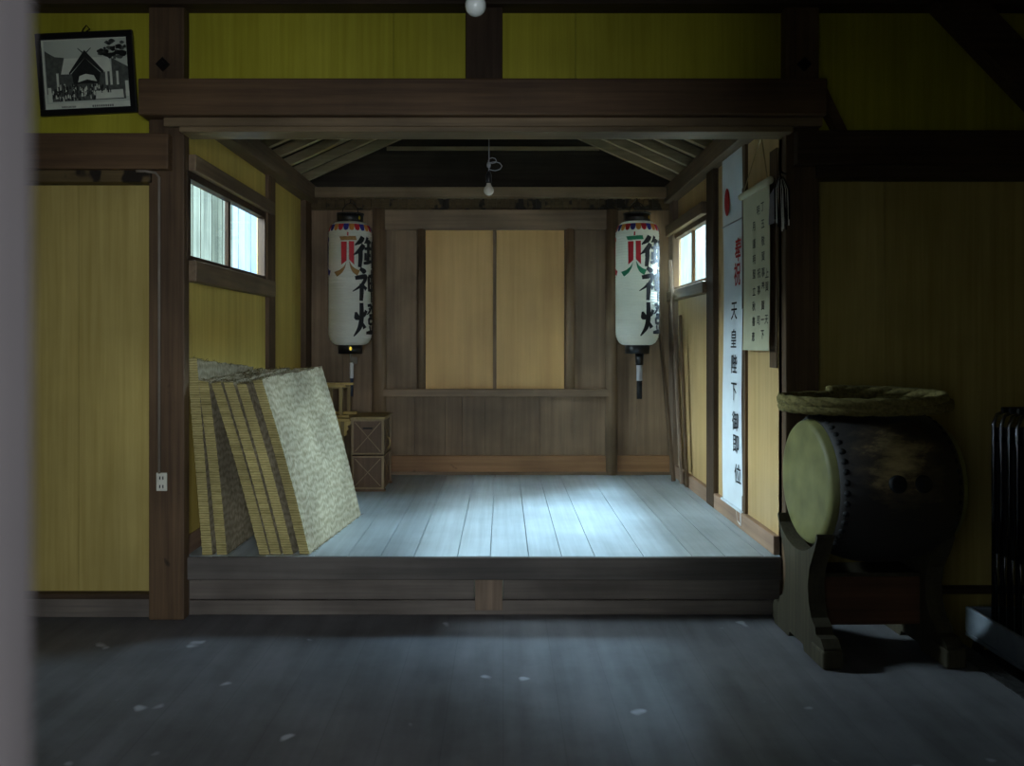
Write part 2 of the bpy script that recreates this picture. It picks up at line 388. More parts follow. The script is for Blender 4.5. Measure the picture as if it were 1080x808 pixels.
def panels(name, y0, y1, cells, mat, label):
    mb = MB()
    for x0, x1, z0, z1 in cells: mb.box(x0 + .0012, x1 - .0012, y0, y1, z0, z1)
    mb.box(min(c[0] for c in cells), max(c[1] for c in cells), y1 - .004, y1 + .012, min(c[2] for c in cells), max(c[3] for c in cells), 1)
    return struct(name, mb, [mat, 'post_dark'], label, 'wall')
f = lambda px: wx(px, YF)
panels('wall_back_upper', YF, YF + .04, [(LX1 - .08, f(415), 2.9, 3.5), (f(415), -.15, 2.9, 3.5), (-.05, f(607), 2.9, 3.5), (f(607), 1.68, 2.9, 3.5)], 'ply_up', 'olive yellow panels above the lintel')
panels('wall_back_left_upper', YF, YF + .04, [(MXL, LX0, 2.7, 3.5)], 'ply_up', 'olive yellow panel around the framed photograph')
panels('wall_back_right_upper', YF, YF + .04, [(RX1, f(900), 2.7, 3.5), (f(900), f(1040), 2.7, 3.5), (f(1040), MXR, 2.7, 3.5)], 'ply_up', 'olive yellow panels at upper right behind the brace')
panels('wall_back_left', YF, YF + .04, [(MXL, -2.9, .12, 2.5), (-2.9, f(83), .12, 2.5), (f(83), LX0, .12, 2.5)], 'ply_low', 'yellow grained panels left of the alcove')
panels('wall_back_right', YF, YF + .04, [(RX1, f(933), -.25, 2.5), (f(933), f(1100), -.25, 2.5), (f(1100), MXR, -.25, 2.5)], 'ply_low', 'yellow grained panels behind the drum')

# front frame timbers
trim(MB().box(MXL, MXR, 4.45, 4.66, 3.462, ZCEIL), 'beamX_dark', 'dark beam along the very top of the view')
trim(MB().box(LX0, LX1, 4.5, 4.58, 0, 3.47), 'post', 'brown post left of the alcove carrying a socket', 'post')
trim(MB().box(RX0, RX1, 4.5, 4.62, -.2, 3.47), 'post', 'dark post right of the alcove behind the drum', 'post')
trim(MB().box(wx(491, 4.5), wx(530, 4.5), 4.5, 4.62, 3.0, 3.47), 'post_dark', 'short dark strut above the middle of the lintel', 'post')
trim(MB().box(wx(145, 4.40), wx(873, 4.40), 4.40, 4.6, wz(121, 4.40), wz(82, 4.40)), 'beamX', 'thick brown lintel beam across the alcove opening', 'beam', .01)
trim(MB().box(-1.9, 1.795, 4.46, 4.6, wz(133, 4.46), 2.84), 'beamX_light', 'brown board under the lintel beam')
trim(MB().box(-1.80, 1.62, 4.43, 4.6, wz(139, 4.43), wz(133, 4.43)), 'beamX_light', 'pale grooved rail at the head of the alcove opening', 'rail')
trim(MB().box(MXL, wx(177, 4.44), 4.44, 4.6, wz(178, 4.44), wz(140, 4.44)), 'beamX', 'brown cross beam left of the alcove')
trim(MB().box(MXL, LX0 + .02, 4.48, 4.6, wz(192, 4.48), wz(178, 4.48)), 'stain', 'stained rail under the left cross beam', 'rail')
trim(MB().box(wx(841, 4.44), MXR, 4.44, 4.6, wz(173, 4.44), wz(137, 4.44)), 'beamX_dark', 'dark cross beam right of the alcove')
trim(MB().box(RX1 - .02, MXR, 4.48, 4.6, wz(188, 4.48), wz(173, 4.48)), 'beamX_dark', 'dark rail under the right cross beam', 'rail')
trim(MB().box(MXL, LX0, 4.52, 4.6, .11, .14), 'beamX_dark', 'thin dark ledge above the left skirting', 'rail')
struct('baseboard_left', MB().box(MXL, LX0, 4.545, 4.6, 0, .11), 'riser', 'brown skirting left of the alcove', 'baseboard', .004)
trim(MB().box(RX1, MXR, 4.53, 4.6, wz(627, 4.53), wz(620, 4.53)), 'beamX_dark', 'dark rail low on the wall behind the drum', 'rail')
# diagonal braces on the right
pr = [(988, 0), (1040, 0), (1215, 185), (1165, 185)]
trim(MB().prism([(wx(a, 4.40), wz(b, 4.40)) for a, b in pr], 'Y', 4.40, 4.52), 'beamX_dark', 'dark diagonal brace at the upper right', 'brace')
pr = [(872, 92), (873, 118), (884, 138), (894, 138)]
trim(MB().prism([(wx(a, 4.5), wz(b, 4.5)) for a, b in pr], 'Y', 4.5, 4.58), 'beamX', 'small wedge under the right end of the lintel beam', 'brace', .002)

# stage step
g = lambda px: wx(px, 4.55)
trim(MB().box(LX1 - .03, wx(825, 4.55), 4.55, 4.577, wz(612, 4.55), ZS), 'kamachi', 'grey front edge board of the raised stage', 'step', .006)
trim(MB().box(LX1 - .1, wx(500, 4.6), 4.6, 4.64, .085, .21).box(wx(531, 4.6), RX0 + .1, 4.6, 4.64, .085, .21), 'riser', 'middle board of the stage riser', 'step', .004)
trim(MB().box(LX1 - .1, RX0 + .1, 4.585, 4.64, 0, .083), 'riser', 'bottom board of the stage riser', 'step', .004)
trim(MB().box(wx(501, 4.57), wx(530, 4.57), 4.57, 4.64, .03, .21), 'post_grey', 'short grey post in the middle of the stage riser', 'post', .004)
mb = MB(); xs = [XL]
while xs[-1] < XR - .001: xs.append(min(XR, xs[-1] + random.choice([.19, .22, .25, .28])))
for a, b in zip(xs, xs[1:]): mb.box(a + .0025, b - .0025, 4.578, YB, ZS - .03, ZS + random.uniform(-.0015, .0015))
mb.box(XL, XR, 4.578, YB, ZS - .12, ZS - .03)
struct('floor_stage', mb, 'stage', 'pale grey plank floor of the raised alcove', 'floor')

# ------------------------------------------------------------------ alcove side walls
WZ0, WZ1 = 2.07, 2.51
def side_wall(name, xin, xout, hy0, hy1, mat, label):
    mb = MB()
    mb.box(xin, xout, 4.56, YB + .05, ZS - .1, WZ0 - .02).box(xin, xout, 4.56, YB + .05, WZ1 + .04, 3.05)
    if hy0 > 4.7: mb.box(xin, xout, 4.56, hy0, WZ0 - .02, WZ1 + .04)
    mb.box(xin, xout, hy1, YB + .05, WZ0 - .02, WZ1 + .04)
    return struct(name, mb, mat, label, 'wall')
side_wall('wall_alcove_left', XL, XL - .06, 4.56, 6.13, 'ply_side', 'yellow panel wall on the left side of the alcove')
side_wall('wall_alcove_right', XR, XR + .06, 6.06, 7.42, 'ply_right', 'tan panel wall on the right side of the alcove')

def window(name, xw, s, ya, ym0, ym1, yb, label):
    """s = +1 when the room is towards +x of the wall"""
    root = thing(name, label, 'window', (xw, ya, WZ0)); root['kind'] = 'structure'
    X = lambda d: d * s
    L = yb - ya; H = WZ1 - WZ0
    fr = MB()
    fr.box(X(-.024), X(.035), -.05, L + .05, H, H + .045).box(X(-.024), X(.035), -.05, L + .05, -.03, 0)
    fr.box(X(-.024), X(.035), -.05, 0, 0, H).box(X(-.024), X(.035), L, L + .05, 0, H)
    fr.box(X(-.024), X(.004), ym0 - ya, ym1 - ya, 0, H)
    fr.build('window_frame', 'post_dark' if s > 0 else 'post', root, .003)
    for a, b in ((0, ym0 - ya), (ym1 - ya, L)):
        MB().box(X(-.022), X(-.018), a, b, 0, H).build('pane', 'glass', root)
    return root
window('window_1', XL, 1, 4.59, 5.31, 5.35, 6.02, 'narrow window of two panes high on the left alcove wall')
window('window_2', XR, -1, 6.14, 6.70, 6.73, 7.35, 'narrow window of two panes high on the right alcove wall')
# window heads, sills and jambs
trim(MB().box(XL - .01, XL + .07, 4.57, 6.17, WZ1 + .045, WZ1 + .14), 'beamY', 'grey brown head board over the left window', 'rail')
trim(MB().box(XL - .01, XL + .075, 4.57, 6.17, WZ0 - .15, WZ0 - .03), 'beamY', 'grey brown sill board under the left window', 'sill')
trim(MB().box(XL - .01, XL + .05, 6.04, 6.15, WZ0 - .03, WZ1 + .045), 'post', 'jamb at the far end of the left window', 'post')
trim(MB().box(XR + .01, XR - .08, 6.10, YB, WZ1 + .045, WZ1 + .14), 'beamY', 'pale head board over the right window', 'rail')
trim(MB().box(XR + .01, XR - .07, 6.10, YB, WZ0 - .12, WZ0 - .03), 'beamY', 'pale sill board under the right window', 'sill')
trim(MB().box(XL - .01, XL + .03, 6.14, 6.32, ZS, 2.95), 'post', 'slim brown post beyond the left window', 'post')
trim(MB().box(XL - .01, XL + .05, 7.22, YB, ZS, 2.95), 'post', 'brown corner post behind the left lantern', 'post')
trim(MB().box(XR + .01, XR - .04, 5.90, 6.10, ZS, 2.95), 'post_dark', 'dark post between the right window and the banner', 'post')
trim(MB().box(XR + .01, XR - .02, 5.19, 5.26, ZS + .1, 2.9), 'post', 'thin batten beside the long white banner', 'post', .003)
trim(MB().box(XR + .01, XR - .05, 7.25, YB, ZS, 2.95), 'post_grey', 'corner post behind the right lantern', 'post')
trim(MB().box(XL - .05, XL + .11, 4.62, YB, 2.86, 3.01), 'beamY', 'wall plate carrying the rafters on the left', 'beam')
trim(MB().box(XR + .05, XR - .10, 4.62, YB, 2.86, 3.01), 'beamY', 'wall plate carrying the rafters on the right', 'beam')
struct('baseboard_alcove_right', MB().box(XR + .01, XR - .035, 4.60, YB, ZS, ZS + .11), 'skirtY', 'rosy brown skirting under the banner', 'baseboard', .004)
struct('baseboard_alcove_left', MB().box(XL - .01, XL + .012, 4.60, YB, ZS, ZS + .11), 'skirtY', 'brown skirting behind the straw mats', 'baseboard', .003)
trim(MB().box(XR + .01, XR - .012, 4.62, 4.74, 1.42, 2.70), 'post', 'brown backing board beside the hanging scroll', 'board', .003)

# roof of the alcove
XC, ZR0, SL = -.115, 2.965, .45
ridge = ZR0 + (XR - XC) * SL
mb = MB()
t = .03
for sx, xe in ((-1, XL - .15), (1, XR + .15)):
    ze = ridge - abs(xe - XC) * SL + .10
    mb.prism([(XC, ridge + .10), (xe, ze), (xe, ze + t), (XC, ridge + .10 + t)], 'Y', 4.6, YB + .1)
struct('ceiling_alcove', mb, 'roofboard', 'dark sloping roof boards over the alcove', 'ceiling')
k = 0
for i in range(9):
    y = 4.72 + i * .30
    for sx, xe in ((-1, XL + .02), (1, XR - .02)):
        ze = ridge - abs(xe - XC) * SL
        o = MB().beam((xe, y, ze + .045), (XC + sx * .03, y, ridge + .045 - .0135), .05, .07)
        trim(o, 'rafter', 'rafter sloping up from the %s wall plate, %s' % ('left' if sx < 0 else 'right', ['nearest the lintel', 'second from the lintel', 'third from the lintel', 'fourth from the lintel', 'fifth from the lintel', 'fourth from the back gable', 'third from the back gable', 'second from the back gable', 'nearest the back gable'][i]), 'rafter', .003)
trim(MB().box(XC - .06, XC + .06, 4.6, YB, ridge - .06, ridge + .10), 'rafter', 'ridge beam of the alcove roof', 'beam')

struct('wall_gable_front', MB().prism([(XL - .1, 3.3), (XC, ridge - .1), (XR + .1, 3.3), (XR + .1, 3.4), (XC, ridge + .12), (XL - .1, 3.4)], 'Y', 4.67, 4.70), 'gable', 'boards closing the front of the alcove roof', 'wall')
# ------------------------------------------------------------------ alcove back wall
b_ = lambda px: wx(px, YB)
zb = lambda py: wz(py, YB)
mb = MB()
for a, b in ((320, 362), (362, 392), (392, 440), (440, 450)): mb.box(b_(a), b_(b) - .003, YB, YB + .05, ZS, 2.98)
for a, b in ((596, 638), (638, 672), (672, 718)): mb.box(b_(a), b_(b) - .003, YB, YB + .05, ZS, 2.98)
lows = [405, 438, 470, 488, 512, 535, 569, 604, 640]
for a, b in zip(lows, lows[1:]): mb.box(b_(a), b_(b) - .004, YB - .012, YB + .02, zb(480), zb(416))
mb.box(b_(448), b_(598), YB + .03, YB + .05, ZS, 2.98)
struct('wall_alcove_back', mb, 'backboard', 'brown vertical board wall at the back of the alcove', 'wall')
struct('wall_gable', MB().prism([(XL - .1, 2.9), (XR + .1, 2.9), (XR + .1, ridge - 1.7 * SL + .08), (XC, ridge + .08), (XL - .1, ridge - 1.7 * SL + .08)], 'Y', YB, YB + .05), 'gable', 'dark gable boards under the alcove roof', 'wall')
trim(MB().box(b_(408), b_(632), YB - .02, YB, zb(159), zb(155)), 'rafter', 'thin batten across the dark gable', 'batten', .002)
trim(MB().box(XL, XR, YB - .14, YB, wz(208, YB - .14), wz(197, YB - .14)), 'beamX_light', 'tie beam across the back of the alcove', 'beam')
mb = MB(); mb.box(XL, XR, YB - .03, YB, zb(222), zb(206))
for i in range(38):
    x = b_(340) + i * .083
    if x < b_(705): mb.box(x, x + .05, YB - .055, YB - .03, zb(220), zb(209))
trim(mb, 'stain', 'row of small notched blocks under the tie beam', 'frieze', .003)
trim(MB().box(b_(392), b_(650), YB - .05, YB, zb(243), zb(222)), 'backboardX', 'wide brown head board over the tan door panels', 'board')
trim(MB().box(b_(400), b_(642), YB - .07, YB, zb(418), zb(410)), 'backboardX', 'brown rail under the tan door panels', 'rail')
trim(MB().box(b_(412), b_(708), YB - .04, YB, zb(500), zb(480)), 'skirt', 'orange brown board along the foot of the back wall', 'board')
trim(MB().box(b_(412), b_(708), YB - .055, YB, ZS, zb(497)), 'backboardX', 'narrow fillet at the foot of the back wall', 'board', .002)
def round_post(px0, px1, z0, z1, mat, label):
    r = (b_(px1) - b_(px0)) / 2
    trim(MB().lathe([(r, z0), (r, z1)], 'Z', ((b_(px0) + b_(px1)) / 2, YB - .02, 0), 24), mat, label, 'post', 0)
round_post(393, 408, ZS, zb(222), 'backboard', 'round pillar behind the wooden chest')
round_post(440, 449, zb(411), zb(242), 'backboard', 'slim round post left of the tan door panels')
round_post(596, 606, zb(411), zb(242), 'backboard', 'slim round post right of the tan door panels')
round_post(638, 651, ZS, zb(222), 'backboard', 'round pillar behind the right lantern')
def door_leaf(name, a, b, label):
    struct(name, MB().box(b_(a), b_(b), YB - .012, YB + .02, zb(411), zb(242)), 'door_panel', label, 'door', .003)
door_leaf('door_2', 449, 520, 'left tan door panel in the middle of the back wall')
door_leaf('door_3', 523.5, 595, 'right tan door panel in the middle of the back wall')
trim(MB().box(b_(520), b_(523.5), YB - .035, YB + .02, zb(411), zb(242)), 'backboard', 'thin stile between the two tan door panels', 'stile', .003)
trim(MB().box(b_(606), b_(638), YB - .01, YB + .01, zb(411), zb(242)), 'backboard', 'narrow brown panel right of the doors', 'board', .003)

# ------------------------------------------------------------------ outside
struct('ground', MB().box(-14, 14, -6, 22, -.5, -.42), 'earth', 'bare ground outside the building', 'ground')
def fence(name, x, y0, y1, mats, label, s):
    root = thing(name, label, 'fence', (x, y0, -.42))
    y = 0; i = 0
    while y < y1 - y0:
        w = random.choice([.22, .28, .34])
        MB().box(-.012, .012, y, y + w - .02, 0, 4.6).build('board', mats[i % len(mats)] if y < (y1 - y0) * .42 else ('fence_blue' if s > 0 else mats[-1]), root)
        y += w; i += 1
    for z in (1.2, 3.4): MB().box(-s * .05, -s * .012, 0, y1 - y0, z, z + .1).build('rail', 'fence', root)
fence('board_fence', -3.3, 7.9, 12.0, ['fence', 'fence_dark', 'fence'], 'weathered vertical board fence outside the left window', 1)
fence('board_fence', 2.7, 9.8, 12.8, ['fence_green', 'fence_green'], 'pale vertical board fence outside the right window', -1)

# ------------------------------------------------------------------ lettering and brush strokes
def catmull(p, n=8):
    if len(p) < 3:
        return [tuple(p[0][i] + (p[1][i] - p[0][i]) * t / n for i in range(len(p[0]))) for t in range(n + 1)]
    out = []
    q = [p[0]] + list(p) + [p[-1]]
    for i in range(1, len(q) - 2):
        for t in range(n):
            u = t / n
            out.append(tuple(.5 * (2 * b + (c - a) * u + (2 * a - 5 * b + 4 * c - d_) * u * u + (3 * b - a - 3 * c + d_) * u ** 3) for a, b, c, d_ in zip(q[i - 1], q[i], q[i + 1], q[i + 2])))
    out.append(tuple(p[-1])); return out
BOLD = [1.28]
def stroke(mb, pts, fn, mi=0, sharp=False):
    """pts = (u, v, width); fn maps (u, v) to 3D"""
    pts = [(a, b, c_ * BOLD[0]) for a, b, c_ in pts]
    P = pts if sharp else catmull(pts)
    if sharp:
        Q = []
        for a, b in zip(P, P[1:]):
            for t in range(6): Q.append(tuple(x + (y - x) * t / 6 for x, y in zip(a, b)))
        P = Q + [P[-1]]
    vs = []
    for i, p in enumerate(P):
        a = P[max(0, i - 1)]; b = P[min(len(P) - 1, i + 1)]
        dx, dy = b[0] - a[0], b[1] - a[1]; l = math.hypot(dx, dy) or 1
        nx, ny = -dy / l, dx / l
        vs.append(fn(p[0] + nx * p[2] / 2, p[1] + ny * p[2] / 2)); vs.append(fn(p[0] - nx * p[2] / 2, p[1] - ny * p[2] / 2))
    mb.add(vs, [(2 * i, 2 * i + 1, 2 * i + 3, 2 * i + 2) for i in range(len(P) - 1)], mi)
W = .11
GO = [[(.30, 1.0, .12), (.22, .85, .13), (.03, .70, .03)], [(.33, .74, .12), (.22, .56, .13), (-.02, .36, .02)], [(.21, .56, .13), (.22, .3, .12), (.19, -.04, .10)],
      [(.50, 1.0, .09), (.44, .86, .07), (.36, .78, .02)], [(.40, .82, .06), (.55, .84, .08), (.69, .84, .08)], [(.36, .60, .08), (.55, .62, .08), (.72, .63, .09)],
      [(.54, .92, .11), (.54, .6, .11), (.53, .16, .10)], [(.41, .46, .08), (.41, .2, .09)], [(.54, .38, .07), (.68, .40, .09)], [(.33, .10, .07), (.5, .14, .10), (.72, .20, .08)],
      [(.78, .84, .06), (.96, .86, .09), (.95, .5, .10), (.90, .30, .09), (.82, .33, .03)], [(.79, .88, .10), (.79, .4, .10), (.79, -.04, .10)]]
SHIN = [[(.20, 1.02, .08), (.36, .92, .14), (.40, .88, .06)], [(.04, .70, .10), (.24, .74, .12), (.42, .76, .11), (.28, .5, .09), (-.04, .26, .02)], [(.26, .52, .12), (.26, .25, .12), (.24, -.04, .10)],
        [(.32, .46, .06), (.44, .34, .11)], [(.56, .78, .10), (.57, .52, .10), (.58, .28, .09)], [(.54, .78, .08), (.76, .80, .09), (.95, .80, .10), (.94, .52, .10), (.92, .30, .09)],
        [(.58, .55, .07), (.92, .57, .07)], [(.58, .32, .08), (.92, .34, .08)], [(.76, 1.02, .09), (.75, .5, .11), (.75, -.08, .08)]]
TOU = [[(.06, .72, .05), (.10, .55, .15), (.10, .46, .08)], [(.44, .78, .10), (.38, .64, .08), (.33, .56, .02)], [(.25, 1.02, .11), (.26, .6, .13), (.20, .25, .12), (.0, -.06, .03)], [(.27, .40, .04), (.38, .2, .12)],
       [(.50, .94, .07), (.72, .94, .09), (.62, .76, .08), (.46, .64, .02)], [(.56, .86, .05), (.66, .78, .07)], [(.94, 1.0, .09), (.80, .84, .03)], [(.76, .94, .05), (.86, .76, .10), (1.02, .64, .04)], [(1.0, .88, .06), (.90, .78, .03)],
       [(.58, .62, .08), (.86, .63, .08)], [(.57, .52, .09), (.59, .33, .08)], [(.56, .51, .07), (.86, .52, .08), (.84, .34, .08)], [(.58, .34, .07), (.84, .35, .07)], [(.62, .28, .08), (.66, .12, .06)], [(.84, .28, .08), (.76, .12, .05)],
       [(.44, .05, .07), (.7, .07, .11), (1.02, .08, .10)]]

FONTCACHE = {}
def glyph(ch, bold=.012):
    if (ch, bold) in FONTCACHE: return FONTCACHE[(ch, bold)]
    c = bpy.data.curves.new('g', 'FONT'); c.body = ch; c.offset = bold; c.resolution_u = 3
    o = bpy.data.objects.new('g', c); COL.objects.link(o)
    dg = bpy.context.evaluated_depsgraph_get()
    me = bpy.data.meshes.new_from_object(o.evaluated_get(dg))
    vs = [(v.co.x, v.co.y) for v in me.vertices]; fs = [tuple(p.vertices) for p in me.polygons]
    bpy.data.objects.remove(o); bpy.data.curves.remove(c); bpy.data.meshes.remove(me)
    x0 = min(v[0] for v in vs); x1 = max(v[0] for v in vs); y0 = min(v[1] for v in vs); y1 = max(v[1] for v in vs)
    cx, cy = (x0 + x1) / 2, (y0 + y1) / 2
    FONTCACHE[(ch, bold)] = ([(x - cx, y - cy) for x, y in vs], fs)
    return FONTCACHE[(ch, bold)]
def put_glyph(mb, ch, fn, cu, cv, w, h, mi=0, bold=.012):
    vs, fs = glyph(ch, bold)
    mb.add([fn(cu + x * w, cv + y * h) for x, y in vs], fs, mi)

# ------------------------------------------------------------------ paper lanterns
def lantern(px, py0, py1, Y, label, roofcol, sidecol, hook_wall):
    x = wx(px, Y); s = Y / F
    H = (py1 - py0) * s; R = 22.6 * s
    z0 = wz(py1, Y)
    root = thing('paper_lantern', label, 'lantern', (x, Y, z0), group='hanging paper lanterns')
    def rad(z):
        c = .11 * H  # rounded ends
        d = min(z, H - z)
        if d >= c: return R
        t = 1 - max(0, d) / c
        return R * (.60 + .40 * math.sqrt(max(0, 1 - t * t)))
    nr = 46; prof = []
    for i in range(nr * 4 + 1):
        z = H * i / (nr * 4)
        prof.append((rad(z) + .0022 * math.cos(i * PI / 2), z))
    MB().lathe(prof, 'Z', seg=56, caps=False).build('paper_shade', 'lantern_paper', root)
    # caps
    rc = 13.2 * s; hc = 9 * s
    cap = MB().lathe([(rc, H - .006), (rc * 1.02, H + hc * .4), (rc * 1.03, H + hc)], 'Z', seg=36)
    cap.lathe([(rc * 1.08, H + hc * .9), (rc * 1.08, H + hc * 1.05)], 'Z', seg=36)
    tc_ = cap.build('top_cap', 'black', root)
    a = math.radians(-52)
    def leaf(zc, ang, r, par):
        mb = MB(); pts = []
        for k in range(16):
            t = 2 * PI * k / 16
            aa = ang + .012 * math.cos(t) / rc; 
            pts.append((r * math.cos(aa), r * math.sin(aa), zc + .017 * math.sin(t)))
        mb.add([(r * math.cos(ang), r * math.sin(ang), zc)] + pts, [(0, i + 1, (i + 1) % 16 + 1) for i in range(16)])
        mb.build('gold_badge', 'gold', par)
    leaf(H + hc * .45, math.radians(-90 + 54), rc * 1.035, tc_)
    bc = MB().lathe([(rc * .95, -hc), (rc * .97, .006)], 'Z', seg=36).build('bottom_cap', 'black', root)
    if hook_wall == 'L': leaf(-hc * .4, math.radians(-78), rc * .985, bc)
    # hanging wire ring and hook bracket
    w = MB(); zt = H + hc
    for sg in (-1, 1): w.tube([(sg * .07, 0, zt - .01), (sg * .066, 0, zt + .05), (sg * .03, 0, zt + .09), (0, 0, zt + .10)], .004, 6)
    w.tube([(0, 0, zt + .10), (0, .01, zt + .135), (0, YB - Y - .05, zt + .135)], .005, 6)
    w.build('hanging_wire', 'iron', root)
    # pull rod below
    if hook_wall == 'L':
        MB().tube([(.0, 0, -hc), (.01, 0, -hc - .05), (.012, 0, -hc - .10)], .012, 8).box(.012, .06, -.01, .01, -hc - .09, -hc - .03).build('rod_holder', 'greywire', root)
        rod = MB().tube([(.012, 0, -hc - .08), (.012, 0, -hc - .22)], .017, 10)
        rod.build('rod', 'whitestring', root)
        MB().tube([(.012, 0, -hc - .22), (.010, 0, -hc - .38)], .014, 10).build('rod_tip', 'navy_rod', root)
    else:
        MB().lathe([(.035, -hc - .10), (.038, -hc + .002)], 'Z', (.02, 0, 0), 20).build('rod_holder', 'black', root)
        MB().tube([(.02, 0, -hc - .10), (.02, 0, -hc - .24)], .026, 12).build('rod', 'greyrod', root)
        MB().tube([(.02, 0, -hc - .24), (.02, 0, -hc - .40)], .024, 12).build('rod_tip', 'blackmatte', root)
    # painted pattern: u = arc length from the middle facing the camera, v = height from the top
    base = -PI / 2 - x / Y  # direction towards the camera side
    base = math.atan2(-Y, -x)
    def onto(u, v, e=.0035):
        z = max(.01, min(H - .004, H - v)); ang = base + u / R; r = rad(z) + e
        return (r * math.cos(ang), r * math.sin(ang), z)
    pt = MB()
    cols = [1, 2, 3]   # orange, red, navy
    for k in range(24):   # scalloped band round the shoulder
        u0 = k * 2 * PI * R / 24 + .012; n = 9; v1 = 10.8 * s
        hw = PI * R / 24
        vs = []
        for i in range(n):
            tt = i / (n - 1); uu = u0 + (tt * 2 - 1) * hw
            vb = v1 * (.60 + .40 * math.sqrt(max(0, 1 - (2 * tt - 1) ** 2)))
            for j in range(5): vs.append(onto(uu, 3.6 * s + (vb - 3.6 * s) * j / 4))
        pt.add(vs, [(i * 5 + j, i * 5 + j + 1, (i + 1) * 5 + j + 1, (i + 1) * 5 + j) for i in range(n - 1) for j in range(4)], cols[k % 3])
    pt.build('scallop_band', ['ink', 'orange', 'red', 'navy'], root)
    def crest(u0, ca, cb, e=.0035):
        cm = MB(); f3 = lambda u, v: onto(u0 + u * s, v * s, e)
        def q(pts, mi):
            # pts: left edge list and right edge list of (u, v)
            l, r = pts; n = 8; vs = []
            for i in range(n + 1):
                t = i / n
                def at(L):
                    tt = t * (len(L) - 1); k = min(int(tt), len(L) - 2); w_ = tt - k
                    return L[k][0] + (L[k + 1][0] - L[k][0]) * w_, L[k][1] + (L[k + 1][1] - L[k][1]) * w_
                a_, b_2 = at(l), at(r)
                for j in range(4): vs.append(f3(a_[0] + (b_2[0] - a_[0]) * j / 3, a_[1] + (b_2[1] - a_[1]) * j / 3))
            cm.add(vs, [(i * 4 + j, i * 4 + j + 1, (i + 1) * 4 + j + 1, (i + 1) * 4 + j) for i in range(n) for j in range(3)], mi)
        q(([(-.7, 12.8), (-1.0, 16.6)], [(.7, 12.8), (.6, 16.6)]), 0)
        q(([(-9, 17.3), (-7.2, 21.2)], [(8, 16.6), (9, 20.8)]), 1)
        q(([(-7, 22.6), (-6.6, 46.5)], [(-1, 22.6), (-1.2, 42)]), 0)
        q(([(1, 22.2), (1.2, 41)], [(6.2, 22.2), (6.4, 46.5)]), 0)
        q(([(-1.6, 44), (-4, 48.5), (-9, 52), (-15.5, 53.6)], [(-1.6, 44.3), (-3, 50), (-6, 55), (-11.5, 58.6)]), 1)
        q(([(1.6, 43), (4, 47.5), (8, 50.5), (12.5, 52)], [(1.4, 43.3), (2.5, 49.5), (5, 54.5), (9.5, 57.5)]), 1)
        cm.build('crest', [ca, cb], root)
    crest(-2.5 * s, 'red', roofcol)
    crest(-2.5 * s - R * 1.50, sidecol, sidecol)
    ch = MB()
    def char(strokes, v0, v1):
        h = (v1 - v0) * s; uw = 32 * s
        fn = lambda u, v: onto(3.5 * s + u * uw, v1 * s - v * h, .005)
        for st in strokes: stroke(ch, st, fn)
    char(GO, 17, 47.5); char(SHIN, 50.5, 82); char(TOU, 86, 118)
    ch.build('brush_lettering', 'ink', root)
    return root
M['navy_rod'] = flat('navy_rod', (.03, .045, .08), .5)
M['greyrod'] = flat('grey_rod', (.34, .34, .35), .5)
lantern(369.5, 235, 364, 7.10, 'tall white paper lantern with ochre roofed crest hanging above the wooden chest', 'ochre', 'navy', 'L')
lantern(672, 234.5, 364, 7.05, 'tall white paper lantern with green roofed crest hanging beside the right window', 'green', 'red', 'R')

